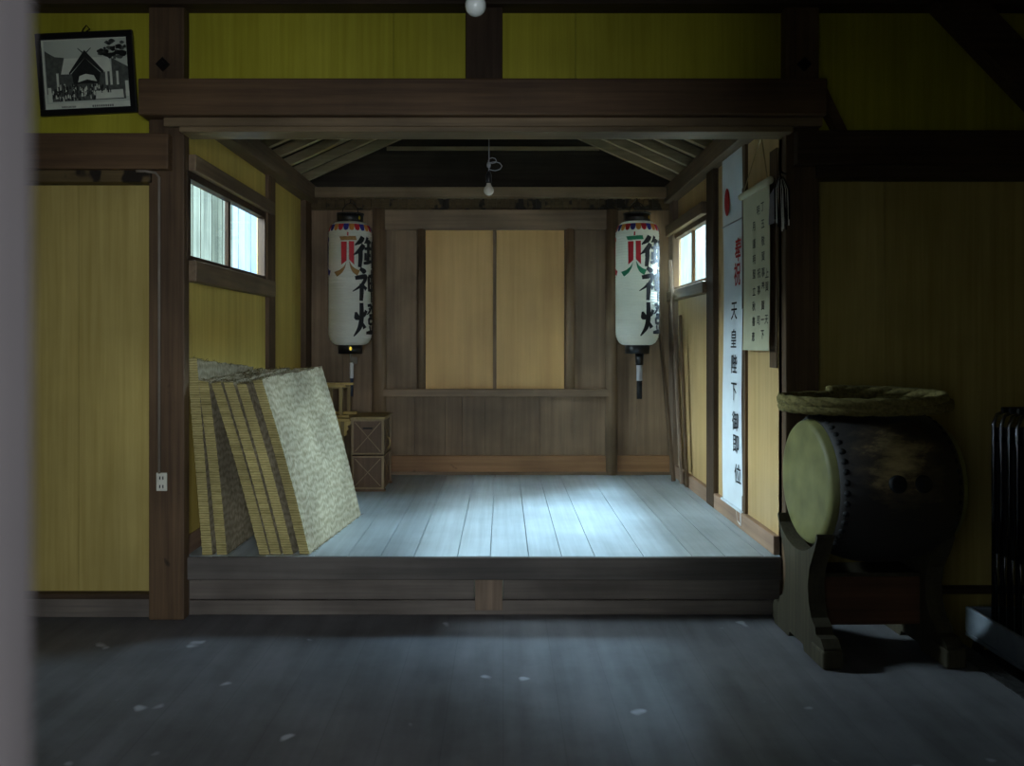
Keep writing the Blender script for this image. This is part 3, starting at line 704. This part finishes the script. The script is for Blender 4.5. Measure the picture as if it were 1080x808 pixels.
# ------------------------------------------------------------------ straw mats
def tatami(i, xb, xt, y0, rot, hf, hr, label, bow=.012):
    root = thing('tatami_mat', label, 'mat', (xb - .029, y0, ZS + .0016), (0, 0, -rot), group='straw tatami mats leaning on the left wall')
    D, T, n, mS = 1.04, .058, 110, 22
    rnd = random.Random(i)
    def pos(side, sy, t):
        h = hf + (hr - hf) * sy
        z = t * h
        bx = (xt - xb) * t * (z / h if h else 1) * 0 + (xt - xb) * t + bow * math.sin(PI * t)
        rib = .0022 * math.sin(2 * PI * z / .018)
        if t >= .999: z += rnd.uniform(-.008, .008)
        x = bx + side * (T / 2 + .0012 * math.sin(2 * PI * z / .045 + sy * 5))
        y = sy * D
        if sy == 0: y += rib - .002
        return (x, y, z)
    mb = MB()
    cols = [k / mS for k in range(mS + 1)]
    ring = [(1, c) for c in cols] + [(-1, c) for c in reversed(cols)]
    vs = []
    for j in range(n + 1):
        for sd, c in ring: vs.append(pos(sd, c, j / n))
    k = len(ring)
    fa, fb = [], []
    for j in range(n):
        for c in range(k):
            c2 = (c + 1) % k
            q = (j * k + c, j * k + c2, (j + 1) * k + c2, (j + 1) * k + c)
            (fa if ring[c][0] == ring[c2][0] else fb).append(q)
    mb.add(vs, fa, 0, False); o = len(mb.v)
    mb.f += fb; mb.m += [1] * len(fb); mb.sm += [False] * len(fb)
    h = len(cols)
    for j in (0, n):   # caps
        for c in range(h - 1):
            mb.f.append((j * k + c, j * k + c + 1, j * k + k - 2 - c, j * k + k - 1 - c)); mb.m.append(0); mb.sm.append(False)
    mb.build('mat_core', ['straw_face', 'straw_edge'], root)
    fr = MB()   # frayed straw along the top edge and the corner
    for q in range(230):
        sy = rnd.random() if q > 30 else rnd.random() * .05; h = hf + (hr - hf) * sy
        p = Vector((xt - xb + rnd.uniform(-T / 2, T / 2), sy * D, h - .006))
        dv = Vector((rnd.uniform(-.5, .7), rnd.uniform(-1, 1), rnd.uniform(-.1, .6))).normalized() * rnd.uniform(.015, .04)
        fr.tube([p, p + dv * .6, p + dv + Vector((0, 0, -.008))], [.0017, .0014, .0007], 3)
    for q in range(60):
        sy = rnd.random(); p = Vector((T / 2 + rnd.uniform(-.005, .002), sy * D, .004))
        dv = Vector((rnd.uniform(.0, .8), rnd.uniform(-1, 1), rnd.uniform(.0, .25))).normalized() * rnd.uniform(.015, .035)
        fr.tube([p, p + dv], [.0016, .0007], 3)
    fo = fr.build('frayed_straw', 'straw_loose', root); fo['kind'] = 'stuff'
    return root
Y0 = 4.60
ords = [('leftmost and tallest straw mat, against the alcove wall', -1.675, -1.764, 0, 1.13, 1.05, .0),
        ('second straw mat from the left wall, nearly upright', -1.592, -1.700, .008, 1.005, 1.04, .006),
        ('third straw mat, leaning in the middle with a gap behind', -1.348, -1.632, .03, .995, 1.04, .010),
        ('fourth straw mat, third from the front of the leaning row', -1.282, -1.565, .05, 1.00, 1.045, .010),
        ('fifth straw mat, directly behind the foremost mat', -1.212, -1.492, .075, .99, 1.04, .010),
        ('foremost straw mat showing its wide woven face to the stage', -1.118, -1.405, .11, 1.01, 1.055, .012)]
for i, (lb, xb, xt, rt, hf, hr, bow) in enumerate(ords): tatami(i, xb, xt, Y0 + .004 * i, rt, hf, hr, lb, bow)

# ------------------------------------------------------------------ wooden chest on the stage
cx0, cx1, cy0, cy1 = -1.245, -.975, 6.55, 6.98
root = thing('wooden_chest', 'small dark two tier wooden chest with crossed lines on its front', 'chest', ((cx0 + cx1) / 2, (cy0 + cy1) / 2, ZS))
hw, hd = (cx1 - cx0) / 2, (cy1 - cy0) / 2
zt1, zt2 = .30, .595
for a, b in ((.02, zt1 - .005), (zt1 + .005, zt2)):
    MB().box(-hw + .008, hw - .008, -hd + .008, hd - .008, a, b).build('box_tier', 'chest', root, .004)
    fr = MB()
    for x in (-hw, hw - .02):
        for y in (-hd, hd - .02): fr.box(x, x + .02, y, y + .02, a, b)
    for z in (a, b - .016):
        fr.box(-hw + .004, hw - .004, -hd + .001, -hd + .014, z + .001, z + .015).box(hw - .014, hw - .001, -hd + .004, hd - .004, z + .001, z + .015)
    zc = (a + b) / 2; hx = hw - .03; hz = (b - a) / 2 - .025
    for z in (a, b - .016): fr.box(-hw + .004, hw - .004, hd - .014, hd - .001, z + .001, z + .015).box(-hw + .001, -hw + .014, -hd + .004, hd - .004, z + .001, z + .015)
    fr.build('tier_frame', 'chesttrim', root, .002)
    cr = MB()
    for s1 in (-1, 1): cr.beam((-hx, -hd + .006, zc - s1 * hz), (hx, -hd + .006, zc + s1 * hz), .006, .005, up=(0, 1, 0))
    for s1 in (-1, 1): cr.beam((hw - .006, -hd + .04, zc - s1 * hz), (hw - .006, hd - .04, zc + s1 * hz), .006, .005, up=(1, 0, 0))
    cr.build('cross_line', 'chesttrim', root)
MB().box(-hw - .006, hw + .012, -hd - .008, hd + .008, zt2, zt2 + .02).build('lid', 'palewood_dull', root, .003)
MB().box(-.04, .04, -hd + .001, -hd + .009, .515, .528).build('handle_slot', 'blackmatte', root)
MB().tube([(hw, .0, .33), (hw + .018, .0, .36), (hw + .02, .0, .40), (hw, .0, .43)], .007, 8).build('latch', 'palewood_dull', root)
for y in (-hd, hd - .04): MB().box(-hw + .01, hw + .01, y, y + .04, 0, .02).build('foot_rail', 'chest', root, .003)

# offering table behind the mats
root = thing('offering_table', 'light wood offering table with carved bracket behind the straw mats', 'table', (-1.46, 6.83, ZS))
MB().box(-.20, .205, -.27, .27, .575, .60).build('table_top', 'palewood', root, .004)
for sy in (-.24, .21): 
    for sx in (-.18, .12): MB().box(sx, sx + .03, sy, sy + .03, 0, .575).build('leg', 'palewood_dull', root, .003)
MB().box(-.18, .15, -.235, -.215, .36, .575).build('apron', 'palewood', root, .003)
pr = [(.15, .575), (.205, .575), (.20, .55), (.175, .535), (.185, .51), (.165, .49), (.172, .465), (.15, .45)]
MB().prism(pr, 'Y', -.24, -.215).build('carved_bracket', 'palewood', root, .002)
# small stand on the table
root = thing('offering_stand', 'small pale wooden stand of posts and rails on the offering table', 'stand', (-1.41, 6.83, ZS + .60))
for y, nm in ((-.19, 0), (.15, 1)):
    MB().box(-.15, .10, y, y + .04, .255, .275).build('top_rail', 'palewood', root, .002)
    MB().box(-.15, .13, y, y + .04, 0, .022).build('foot_rail', 'palewood', root, .002)
    for x in (-.11, .045): MB().box(x, x + .028, y + .008, y + .032, .022, .255).build('post', 'palewood_dull', root, .002)
MB().box(-.10, .065, -.15, .15, .24, .255).build('shelf', 'palewood_dull', root, .002)

# ------------------------------------------------------------------ planks leaning in the back right corner
def plank(xb, yb, xt, yt, h, w, t, label, mat='plank'):
    root = MB().beam((0, 0, 0), (xt - xb, yt - yb, h), w, t, up=(1, 0, .2)).build('leaning_plank', mat, None, .003, (xb, yb, ZS + .012))
    tag(root, label, 'plank', 'planks leaning in the back right corner')
plank(1.50, 6.98, 1.42, 7.30, 1.60, .10, .022, 'wide dark plank leaning in the corner, left of the others', 'post')
plank(1.535, 6.84, 1.505, 7.15, 1.95, .06, .02, 'tallest pale plank leaning in the corner with a sunlit tip')
plank(1.55, 6.70, 1.535, 6.88, 1.45, .05, .02, 'narrow brown plank leaning under the right window', 'post')

# ------------------------------------------------------------------ long banner
XB = XR - .022
def bn(y, z, e=0):
    return (XB - .006 * math.sin(z * 3.1 + y * 2) - e, y, z)
root = thing('hanging_banner', 'long narrow white banner with red disc and brush characters on the right wall', 'banner', (XB, 5.47, .42))
o0 = Vector(root.location)
def rel(p): return tuple(Vector(p) - o0)
ya, yb_ = 5.24, 5.70; n = 60
def top(y): return 2.87
vs = []; zb0, zb1 = .45, 2.87
for i in range(n + 1):
    z = zb0 + (zb1 - zb0) * i / n
    for j in range(9): vs.append(rel(bn(ya + (yb_ - ya) * j / 8, z)))
cloth = MB().add(vs, [(i * 9 + j, i * 9 + j + 1, (i + 1) * 9 + j + 1, (i + 1) * 9 + j) for i in range(n) for j in range(8)], 0, True)
MB().tube([rel((XB - .005, ya - .015, zb0)), rel((XB - .005, yb_ + .015, zb0))], .010, 10).build('bottom_rod', 'cloth', root)
MB().tube([rel((XB + .0, ya - .01, zb1)), rel((XB + .0, yb_ + .01, zb1))], .010, 10).build('top_rod', 'cloth', root)
MB().tube([rel((XB - .01, ya, zb0)), rel((XB - .02, ya - .03, zb0 - .08)), rel((XB - .01, ya + .07, zb0 - .07)), rel((XB - .01, ya + .10, zb0))], .004, 6).build('tassel_cord', 'whitestring', root)
mb = MB()
c = (5.58, 2.55); R_ = .092
vs = [rel(bn(c[0], c[1], .004))] + [rel(bn(c[0] + .68 * R_ * math.cos(t * PI / 16), c[1] + R_ * math.sin(t * PI / 16) * 1.05, .004)) for t in range(32)]
mb.add(vs, [(0, i + 1, (i + 1) % 32 + 1) for i in range(32)]); mb.build('red_disc', 'vermilion', root)
fold = MB().box(XB - .0085 - o0.x, XB - .001 - o0.x, ya - o0.y, yb_ - o0.y, 2.385 - o0.z, 2.391 - o0.z); fold.build('fold_seam', 'greyrod', root)
def bfn(u, v): return rel(bn(5.47 - u, v, .004))
mb = cloth
for ch, py, hh, px in (('奉', 263, 25, 777), ('祝', 289, 23, 776)):
    Yc = 1.57 * F / (px - VX); put_glyph(mb, ch, bfn, 5.47 - Yc, wz(py, Yc), .15, .165, 1, .02)
for ch, py, px in (('天', 328, 773), ('皇', 357, 773), ('陛', 384, 774), ('下', 413, 774), ('御', 442.5, 775.5), ('即', 468.5, 776), ('位', 500, 777.5)):
    Yc = 1.57 * F / (px - VX); put_glyph(mb, ch, bfn, 5.47 - Yc, wz(py, Yc), .150, .138, 2, .008)
cloth.build('cloth', ['cloth', 'vermilion', 'ink'], root)

# ------------------------------------------------------------------ hanging scroll
XS = XR - .05
root = thing('hanging_scroll', 'cream paper scroll of small brush writing hung by string beside the banner', 'scroll', (XS, 4.93, 1.52))
o1 = Vector(root.location); rl = lambda p: tuple(Vector(p) - o1)
ya, yb_ = 4.64, 5.14
def sc_(y, z, e=0): return (XS + .008 * math.sin((z - 1.5) * 3) - e, y, z)
vs = []; n = 30
for i in range(n + 1):
    z = 1.52 + (2.50 - 1.52) * i / n
    for j in range(7): vs.append(rl(sc_(ya + (yb_ - ya) * j / 6, z)))
sheet = MB().add(vs, [(i * 7 + j, i * 7 + j + 1, (i + 1) * 7 + j + 1, (i + 1) * 7 + j) for i in range(n) for j in range(6)], 0, True)
MB().tube([rl((XS, ya - .03, 2.51)), rl((XS, yb_ + .03, 2.51))], .022, 12).build('top_roller', 'scroll', root)
MB().tube([rl((XS, ya + .02, 2.53)), rl((XR - .012, 4.89, 2.84)), rl((XS, yb_ - .02, 2.53))], .0035, 6).build('hanging_string', 'string', root)
MB().lathe([(.006, 0), (.01, .03)], 'X', rl((XR - .03, 4.89, 2.84)), 10).build('nail', 'iron', root)
cols = [(808, [('上', 288), ('賀', 302), ('天', 337)]),
        (804, [('丁', 218), ('五', 236), ('敬', 254), ('賀', 270), ('事', 287), ('奉', 302), ('賀', 322), ('一', 337), ('下', 353)]),
        (799.5, [('明', 222), ('祝', 288), ('事', 306), ('司', 338)]),
        (794.5, [('月', 239), ('謹', 257), ('明', 274), ('聖', 289), ('立', 307), ('秋', 323), ('書', 339), ('恵', 355)])]
mb = MB()
for px, cc in cols:
    Yc = XS * F / (px - VX)
    for ch, py in cc: put_glyph(sheet, ch, lambda u, v: rl(sc_(Yc - u, v, .003)), 0, wz(py, Yc), .062, .062, 1, .012)
sheet.build('paper_sheet', ['scroll', 'ink'], root)
# sheaf of black and white paper strips
root = thing('paper_strip_bundle', 'hanging sheaf of black and white paper strips beside the scroll', 'paper bundle', (1.56, 4.48, 2.50))
MB().tube([(.05, .03, .02), (.0, .0, .03), (.0, -.015, .0), (.0, 0, -.02)], .005, 6).build('hook', 'iron', root)
NS = 13
for i in range(NS):
    q = i / (NS - 1) * 2 - 1
    w_ = .0085 if i % 2 == 0 else .0075
    xa, xm, xe = q * .012, q * .040 + .004, q * .040 + .006 + .004 * (i % 3)
    L_ = .29 - .05 * abs(q) + .012 * (i % 3)
    y = -.012 + .004 * (i % 4)
    MB().prism([(xa, .0), (xa + w_ * .6, .0), (xm + w_, -.07), (xe + w_, -L_), (xe, -L_), (xm, -.07)], 'Y', y, y + .003).build('paper_strip', 'blackmatte' if i % 2 == 0 else 'paper', root)
MB().prism([(-.01, -.03), (-.055, -.10), (-.062, -.27), (-.03, -.26), (-.012, -.1)], 'Y', .004, .007).build('grey_sheet', 'greyrod', root)

# ------------------------------------------------------------------ drum, stand and straw rope
DX, DY, DZ = 1.915, 4.16, .845
root = thing('taiko_drum', 'large dark barrel drum with pale skin and worn tan patch on a wooden stand', 'drum', (DX, DY, DZ), (0, 0, math.radians(1.5)))
HL = .345
prof = []
for i in range(25):
    t = -1 + 2 * i / 24; prof.append((.332 + .078 * (1 - abs(t) ** 2.2), t * (HL - .045)))
MB().lathe(prof, 'X', seg=72).build('drum_body', 'drum', root)
for sg in (-1, 1):
    p = [(.001, HL), (.15, HL), (.285, HL - .001), (.306, HL - .006), (.317, HL - .018), (.325, HL - .05), (.340, HL - .085), (.344, HL - .092), (.335, HL - .094)]
    MB().lathe([(r, sg * h) for r, h in p], 'X', seg=72, caps=False).build('drum_skin', 'skin', root)
NT = 42
tm = MB().lathe([(.019, 0), (.018, .006), (.013, .012), (.006, .015), (.0005, .016)], 'Z', seg=12)
first = None
for sg in (-1, 1):
    for k in range(NT):
        a = 2 * PI * k / NT
        if first is None: o = first = tm.build('tack', 'blackmatte', root)
        else: o = first.copy(); COL.objects.link(o); o.parent = root
        o.location = (sg * (HL - .075), .338 * math.cos(a), .338 * math.sin(a))
        o.rotation_euler = Vector((sg * .15, math.cos(a), math.sin(a))).to_track_quat('Z', 'Y').to_euler()
for x in (-.06, .062):
    o = MB().lathe([(.044, -.012), (.042, .004), (.03, .009), (.012, .012), (.0005, .013)], 'Z', seg=20).build('boss', 'blackmatte', root)
    zz = .055; r = .332 + .078 * (1 - (abs(x) / .3) ** 2.2)
    yy = -math.sqrt(r * r - zz * zz); o.location = (x, yy, zz); o.rotation_euler = Vector((0, yy, zz)).to_track_quat('Z', 'X').to_euler()

root = thing('drum_stand', 'heavy carved wooden stand cradling the large drum', 'drum stand', (DX, DY, 0), (0, 0, math.radians(1.5)))
def half():
    p = [(.10, .0), (.30, 0), (.335, .03), (.335, .10), (.30, .135), (.245, .135), (.235, .17), (.19, .20), (.155, .27), (.145, .35), (.165, .44), (.225, .54), (.262, .615), (.25, .632)]
    R_ = .350
    a0 = math.asin(.232 / R_)
    for i in range(9):
        a = a0 * (1 - i / 8); p.append((R_ * math.sin(a), DZ - R_ * math.cos(a)))
    return p
hp = half()
prof = hp + [(-y, z) for y, z in reversed(hp[:-1])]
prof += [(-.09, .03), (.09, .03)]
for x in (-.385, .215): 
    MB().prism(prof, 'X', x, x + .085).build('end_plank', 'stand', root, .006)
    MB().box(x - .008, x + .093, -.345, -.20, 0.0, .09).build('foot_block', 'stand', root, .012)
for y in (-.10, .06): MB().box(-.30, .215, y, y + .04, .13, .375).build('stretcher', 'standboard', root, .004)
MB().box(-.30, .215, -.10, .10, .375, .395).build('stretcher_top', 'stand', root, .003)

pts = []
for i in range(170):
    t = i / 169; a = PI * .45 + 2 * PI * 2.06 * t
    k = 1 + .025 * math.sin(3 * a)
    pts.append(((.435 - .02 * t) * k * math.cos(a) - .03 * t, .235 * k * math.sin(a), .0 + .066 * t + .012 * math.sin(a)))
mb = MB()
for ph in range(3):
    tw = []
    for i, p in enumerate(pts):
        a = ph * 2 * PI / 3 + i * .5
        tw.append((p[0] + .010 * math.cos(a) * .6, p[1] + .010 * math.cos(a), p[2] + .010 * math.sin(a)))
    mb.tube(tw, .021, 8)
rope = mb.build('straw_rope', 'rope', None, 0, (DX - .005, DY, 1.228)); tag(rope, 'thick coiled straw rope lying on top of the drum', 'rope')
 
# ------------------------------------------------------------------ folding chairs on a trolley
root = thing('chair_trolley', 'low pale blue trolley holding folded chairs at the right edge', 'trolley', (2.92, 4.05, -.2))
MB().box(-.325, .325, -.42, .42, .125, .15).box(-.325, -.30, -.42, .42, .15, .29).box(.30, .325, -.42, .42, .15, .29).box(-.30, .30, .395, .42, .15, .29).box(-.30, .30, -.42, -.395, .15, .29).build('tray', 'tray', root, .006)
for x in (-.28, .28):
    for y in (-.37, .37): 
        MB().lathe([(.045, -.012), (.05, -.008), (.05, .008), (.045, .012)], 'X', (x, y, .05), 20).box(x - .018, x + .018, y - .02, y + .02, .05, .125).build('caster', 'rubber', root)
ch0 = thing('folding_chair', 'folded black chair with chrome frame, farthest back in the trolley', 'chair', (2.92, 4.405, -.05), group='folded chairs in the trolley')
w_ = .205; z1 = 1.24
fr = [(-w_, 0, 0), (-w_, 0, z1 - .07), (-w_ + .02, 0, z1 - .02), (-w_ + .07, 0, z1), (w_ - .07, 0, z1), (w_ - .02, 0, z1 - .02), (w_, 0, z1 - .07), (w_, 0, 0)]
MB().tube(fr, .0105, 8).build('front_frame', 'chrome', ch0)
lg = [(-w_ + .03, .022, .04), (-w_ + .03, .022, .70), (w_ - .03, .022, .70), (w_ - .03, .022, .04)]
MB().tube(lg, .0095, 8).build('rear_leg_frame', 'chrome', ch0)
MB().box(-w_ + .045, w_ - .045, -.012, .010, z1 - .012, z1 + .022).build('backrest', 'seatpad', ch0, .005)
MB().box(-w_ + .014, w_ - .014, -.010, .012, .45, z1 - .09).build('seat', 'seatpad', ch0, .005)
for s1 in (-1, 1):
    MB().lathe([(.014, -.022), (.012, -.016)], 'Y', (s1 * w_, 0, z1 - .15), 12).build('hinge', 'chrome', ch0)
    MB().lathe([(.0135, 0), (.0135, .035)], 'Z', (s1 * w_, 0, 0), 10).build('rubber_foot', 'rubber', ch0)
lb = ['second folded chair from the back of the trolley', 'middle folded chair in the trolley', 'fourth folded chair from the back of the trolley', 'foremost folded chair in the trolley, at the right edge']
for i in range(4):
    c = copy_tree(ch0); c.location = (2.92, 4.405 - .068 * (i + 1), -.05); c['label'] = lb[i]

# ------------------------------------------------------------------ framed photograph
Yp = 4.545
root = thing('framed_photograph', 'black framed old monochrome photograph of a shrine on the upper left wall', 'picture', (wx(91.5, Yp), Yp, wz(77.5, Yp)), (math.radians(3), math.radians(-2.6), 0))
fw, fh = .276, .232; b = .036
MB().box(-fw, fw, -.012, .012, fh - b, fh).box(-fw, fw, -.012, .012, -fh, -fh + b).box(-fw, -fw + b * .75, -.012, .012, -fh + b, fh - b).box(fw - b, fw, -.012, .012, -fh + b, fh - b).build('frame', 'black', root, .003)
pw0, pw1, ph0, ph1 = -fw + .02, fw - b, -fh + b, fh - b
def pp(u, v, e=0): return (pw0 + (pw1 - pw0) * (u - 50) / 755, .002 - e, ph1 - (ph1 - ph0) * (v - 100) / 590)
mb = MB()
def poly(pts, mi, e): mb.add([pp(u, v, e) for u, v in pts], [tuple(range(len(pts)))], mi)
poly([(50, 100), (805, 100), (805, 690), (50, 690)], 1, 0)
poly([(80, 108), (797, 108), (797, 640), (80, 640)], 0, .0006)
poly([(85, 190), (120, 215), (170, 245), (250, 255), (245, 400), (240, 520), (85, 560)], 2, .0012)
poly([(250, 262), (380, 262), (300, 395), (215, 395)], 1, .0018)
poly([(470, 262), (640, 262), (662, 380), (580, 385)], 1, .0018)
poly([(220, 395), (640, 385), (660, 560), (200, 560)], 2, .0014)
poly([(432, 195), (285, 385), (292, 400), (432, 262), (578, 400), (590, 380)], 3, .0028)
poly([(432, 262), (310, 390), (320, 480), (540, 480), (560, 390)], 3, .0022)
for sg in (-1, 1): poly([(432, 225), (432 + sg * 55, 178), (432 + sg * 60, 182), (432 + sg * 8, 232)], 3, .0028)
poly([(375, 415), (430, 398), (500, 412), (525, 465), (440, 445), (360, 468)], 1, .0028)
rp = random.Random(3)
for i in range(46):
    a = rp.random() * 2 * PI; r = math.sqrt(rp.random())
    u, v = 690 + 105 * r * math.cos(a), 200 + 85 * r * math.sin(a)
    if i > 34: u, v = 560 + rp.random() * 80, 205 + rp.random() * 35
    q = 14 + rp.random() * 22
    poly([(min(797, u + q * math.cos(t * PI / 4) * rp.uniform(.6, 1.1)), max(108, v + q * .7 * math.sin(t * PI / 4) * rp.uniform(.6, 1.1))) for t in range(8)], 3 if i % 3 else 2, .003)
poly([(660, 270), (800, 350), (797, 560), (655, 560)], 2, .0024)
for u in (175, 600, 640, 695): poly([(u, 385), (u + 20, 385), (u + 20, 500), (u, 500)], 1, .0034)
poly([(130, 500), (760, 500), (770, 620), (130, 625)], 2, .0030)
for i in range(150):
    u, v = rp.uniform(135, 640), rp.uniform(480, 600); 
    c_ = rp.choice([3, 3, 3, 1]); w2 = rp.uniform(4, 9)
    if u > 500 and v > 540: continue
    poly([(u - w2, v + 26), (u - w2 * .8, v), (u, v - 8), (u + w2 * .8, v), (u + w2, v + 26)], c_, .0036 + i * 2e-6)
poly([(510, 545), (745, 540), (750, 612), (505, 615)], 1, .0034)
poly([(95, 505), (125, 505), (125, 630), (95, 630)], 1, .0042); poly([(768, 470), (797, 468), (797, 600), (770, 600)], 1, .0042)
for i in range(22):
    u = 205 + i * 10.4 if i < 12 else 470 + (i - 12) * 19; w2 = 6 if i < 12 else 12
    poly([(u, 664), (u + w2, 663), (u + w2, 680), (u, 681)], 2, .0024)
mb.build('photograph', ['ph_sky', 'ph_pale', 'ph_mid', 'ph_dark'], root)
MB().tube([(-.01, .0, fh), (-.02, .03, fh + .025), (.0, .035, fh + .05), (.02, .03, fh + .025), (.01, 0, fh)], .003, 6).build('hanging_hook', 'iron', root)

# ------------------------------------------------------------------ electric fittings
Ys = 4.5
root = thing('wall_socket', 'ivory wall socket plate on the brown post left of the alcove', 'socket', (wx(171, Ys), Ys, wz(508, Ys)))
MB().box(-.030, .030, -.010, 0, -.052, .052).build('cover_plate', 'plastic', root, .004)
for z in (.022, -.026):
    MB().box(-.012, -.006, -.0115, -.009, z - .009, z + .009).box(.006, .012, -.0115, -.009, z - .009, z + .009).build('slot', 'black', root)
x = wx(168, 4.49)
c = MB().tube([(x, 4.488, wz(499, 4.5)), (x, 4.488, 2.50), (x - .02, 4.488, 2.525), (x - .07, 4.47, 2.53), (x - .12, 4.468, 2.53)], .008, 8).build('cable_conduit', 'greywire')
tag(c, 'thin cable conduit running up the post from the socket', 'cable')
for px, py, lab in ((172, 68, 'dark diamond shaped plate on the post right of the framed photograph'), (848, 68, 'dark diamond shaped plate on the post above the right cross beam')):
    r = 7.6 * 4.5 / F
    p = MB().prism([(0, -r), (r, 0), (0, r), (-r, 0)], 'Y', -.012, 0)
    p.prism([(0, -r * .45), (r * .45, 0), (0, r * .45), (-r * .45, 0)], 'Y', -.02, -.010)
    o = p.build('diamond_plate', 'iron', None, .002, (wx(px, 4.5), 4.503, wz(py, 4.5))); tag(o, lab, 'plate', 'diamond plates on the posts')

def bulb_profile(R_):
    p = [(.0005, -R_)]
    for i in range(1, 13):
        a = -PI / 2 + (PI * .78) * i / 12
        p.append((R_ * math.cos(a), R_ * math.sin(a)))
    p += [(R_ * .48, R_ * 1.05), (R_ * .44, R_ * 1.45)]
    return p
Yb = 4.95; bx, bz = wx(515.5, Yb), wz(201, Yb)
root = thing('light_bulb', 'bare clear bulb on a knotted wire inside the alcove', 'light bulb', (bx, Yb, bz))
MB().lathe(bulb_profile(.032), 'Z', seg=24).build('glass_bulb', 'bulb_dim', root)
MB().lathe([(.015, .044), (.018, .055), (.018, .095), (.009, .12)], 'Z', seg=18).build('socket', 'black', root)
rz = ridge - .05 - bz
wr = MB().tube([(0, 0, .115), (.002, 0, .16), (0, 0, .5), (XC - bx, 0, rz)], .0035, 6)
lp = [(0, 0, .155)]
for i in range(9):
    t = i / 8 * 2 * PI; lp.append((.035 + .042 * -math.cos(t) + .005, 0.004, .16 + .024 * math.sin(t) - i * .002))
wr.tube(lp, .0028, 6)
lp = [(0, 0, .155)] + [(.022 + .025 * -math.cos(i / 8 * 2 * PI), -.004, .185 + .018 * math.sin(i / 8 * 2 * PI)) for i in range(9)]
wr.tube(lp, .0028, 6)
wr.lathe([(.011, .145), (.013, .16), (.009, .175)], 'Z', seg=10)
wr.build('wire', 'greyrod', root)
Yb = 2.6; bx, bz = wx(501.5, Yb), wz(6, Yb)
root = thing('light_bulb', 'white globe bulb hanging at the top edge of the view', 'light bulb', (bx, Yb, bz))
MB().lathe(bulb_profile(.034), 'Z', seg=28).build('glass_bulb', 'bulb', root)
MB().lathe([(.017, .046), (.021, .06), (.021, .11), (.010, .13)], 'Z', seg=18).build('socket', 'plastic', root)
MB().tube([(0, 0, .125), (0, 0, ZCEIL - bz)], .004, 6).build('wire', 'greyrod', root)

# ------------------------------------------------------------------ light
w = bpy.data.worlds.new('sky'); scn.world = w; w.use_nodes = True
nt = w.node_tree; bg = nt.nodes['Background']
sky = nt.nodes.new('ShaderNodeTexSky'); sky.sky_type = 'HOSEK_WILKIE'; sky.sun_direction = (.3, -.5, .8); sky.turbidity = 5
mixw = nt.nodes.new('ShaderNodeMix'); mixw.data_type = 'RGBA'; mixw.inputs[0].default_value = .75
nt.links.new(sky.outputs[0], mixw.inputs[6]); mixw.inputs[7].default_value = (.78, .90, 1.0, 1)
nt.links.new(mixw.outputs[2], bg.inputs['Color']); bg.inputs['Strength'].default_value = 2.1

def area(name, loc, target, sx, sy, power, col):
    l = bpy.data.lights.new(name, 'AREA'); l.shape = 'RECTANGLE'; l.size = sx; l.size_y = sy; l.energy = power; l.color = col
    o = bpy.data.objects.new(name, l); COL.objects.link(o); o.location = loc
    o.rotation_euler = (Vector(target) - Vector(loc)).to_track_quat('-Z', 'Y').to_euler(); return o
area('sky_right', (2.72, 8.3, 5.3), (.9, 5.5, .34), 2.0, 2.6, 9500, (.52, .75, 1.0))
area('low_sky_right', (3.56, 7.8, 3.5), (-1.1, 5.2, .5), 1.2, 1.0, 950, (.60, .80, 1.0))
area('sky_left', (-3.7, 5.2, 3.6), (.9, 5.5, .4), 1.6, 1.6, 1700, (.72, .86, 1.0))
area('door_daylight', (.3, -1.8, 2.0), (-.6, 4.0, 1.4), 1.4, 1.6, 200, (.85, .92, 1.0))

# ------------------------------------------------------------------ camera
cam = bpy.data.cameras.new('camera'); co = bpy.data.objects.new('camera', cam); COL.objects.link(co)
co.location = (0, 0, ZC); co.rotation_euler = (PI / 2, 0, 0)
cam.sensor_width = 36; cam.lens = 36 * F / 1080
cam.shift_x = (540 - VX) / 1080; cam.shift_y = -(404 - VY) / 1080
cam.clip_start = .02
cam.dof.use_dof = True; cam.dof.focus_distance = 5.3; cam.dof.aperture_fstop = 3.2
scn.camera = co
scn.view_settings.view_transform = 'Standard'; scn.view_settings.look = 'None'
scn.view_settings.exposure = 0
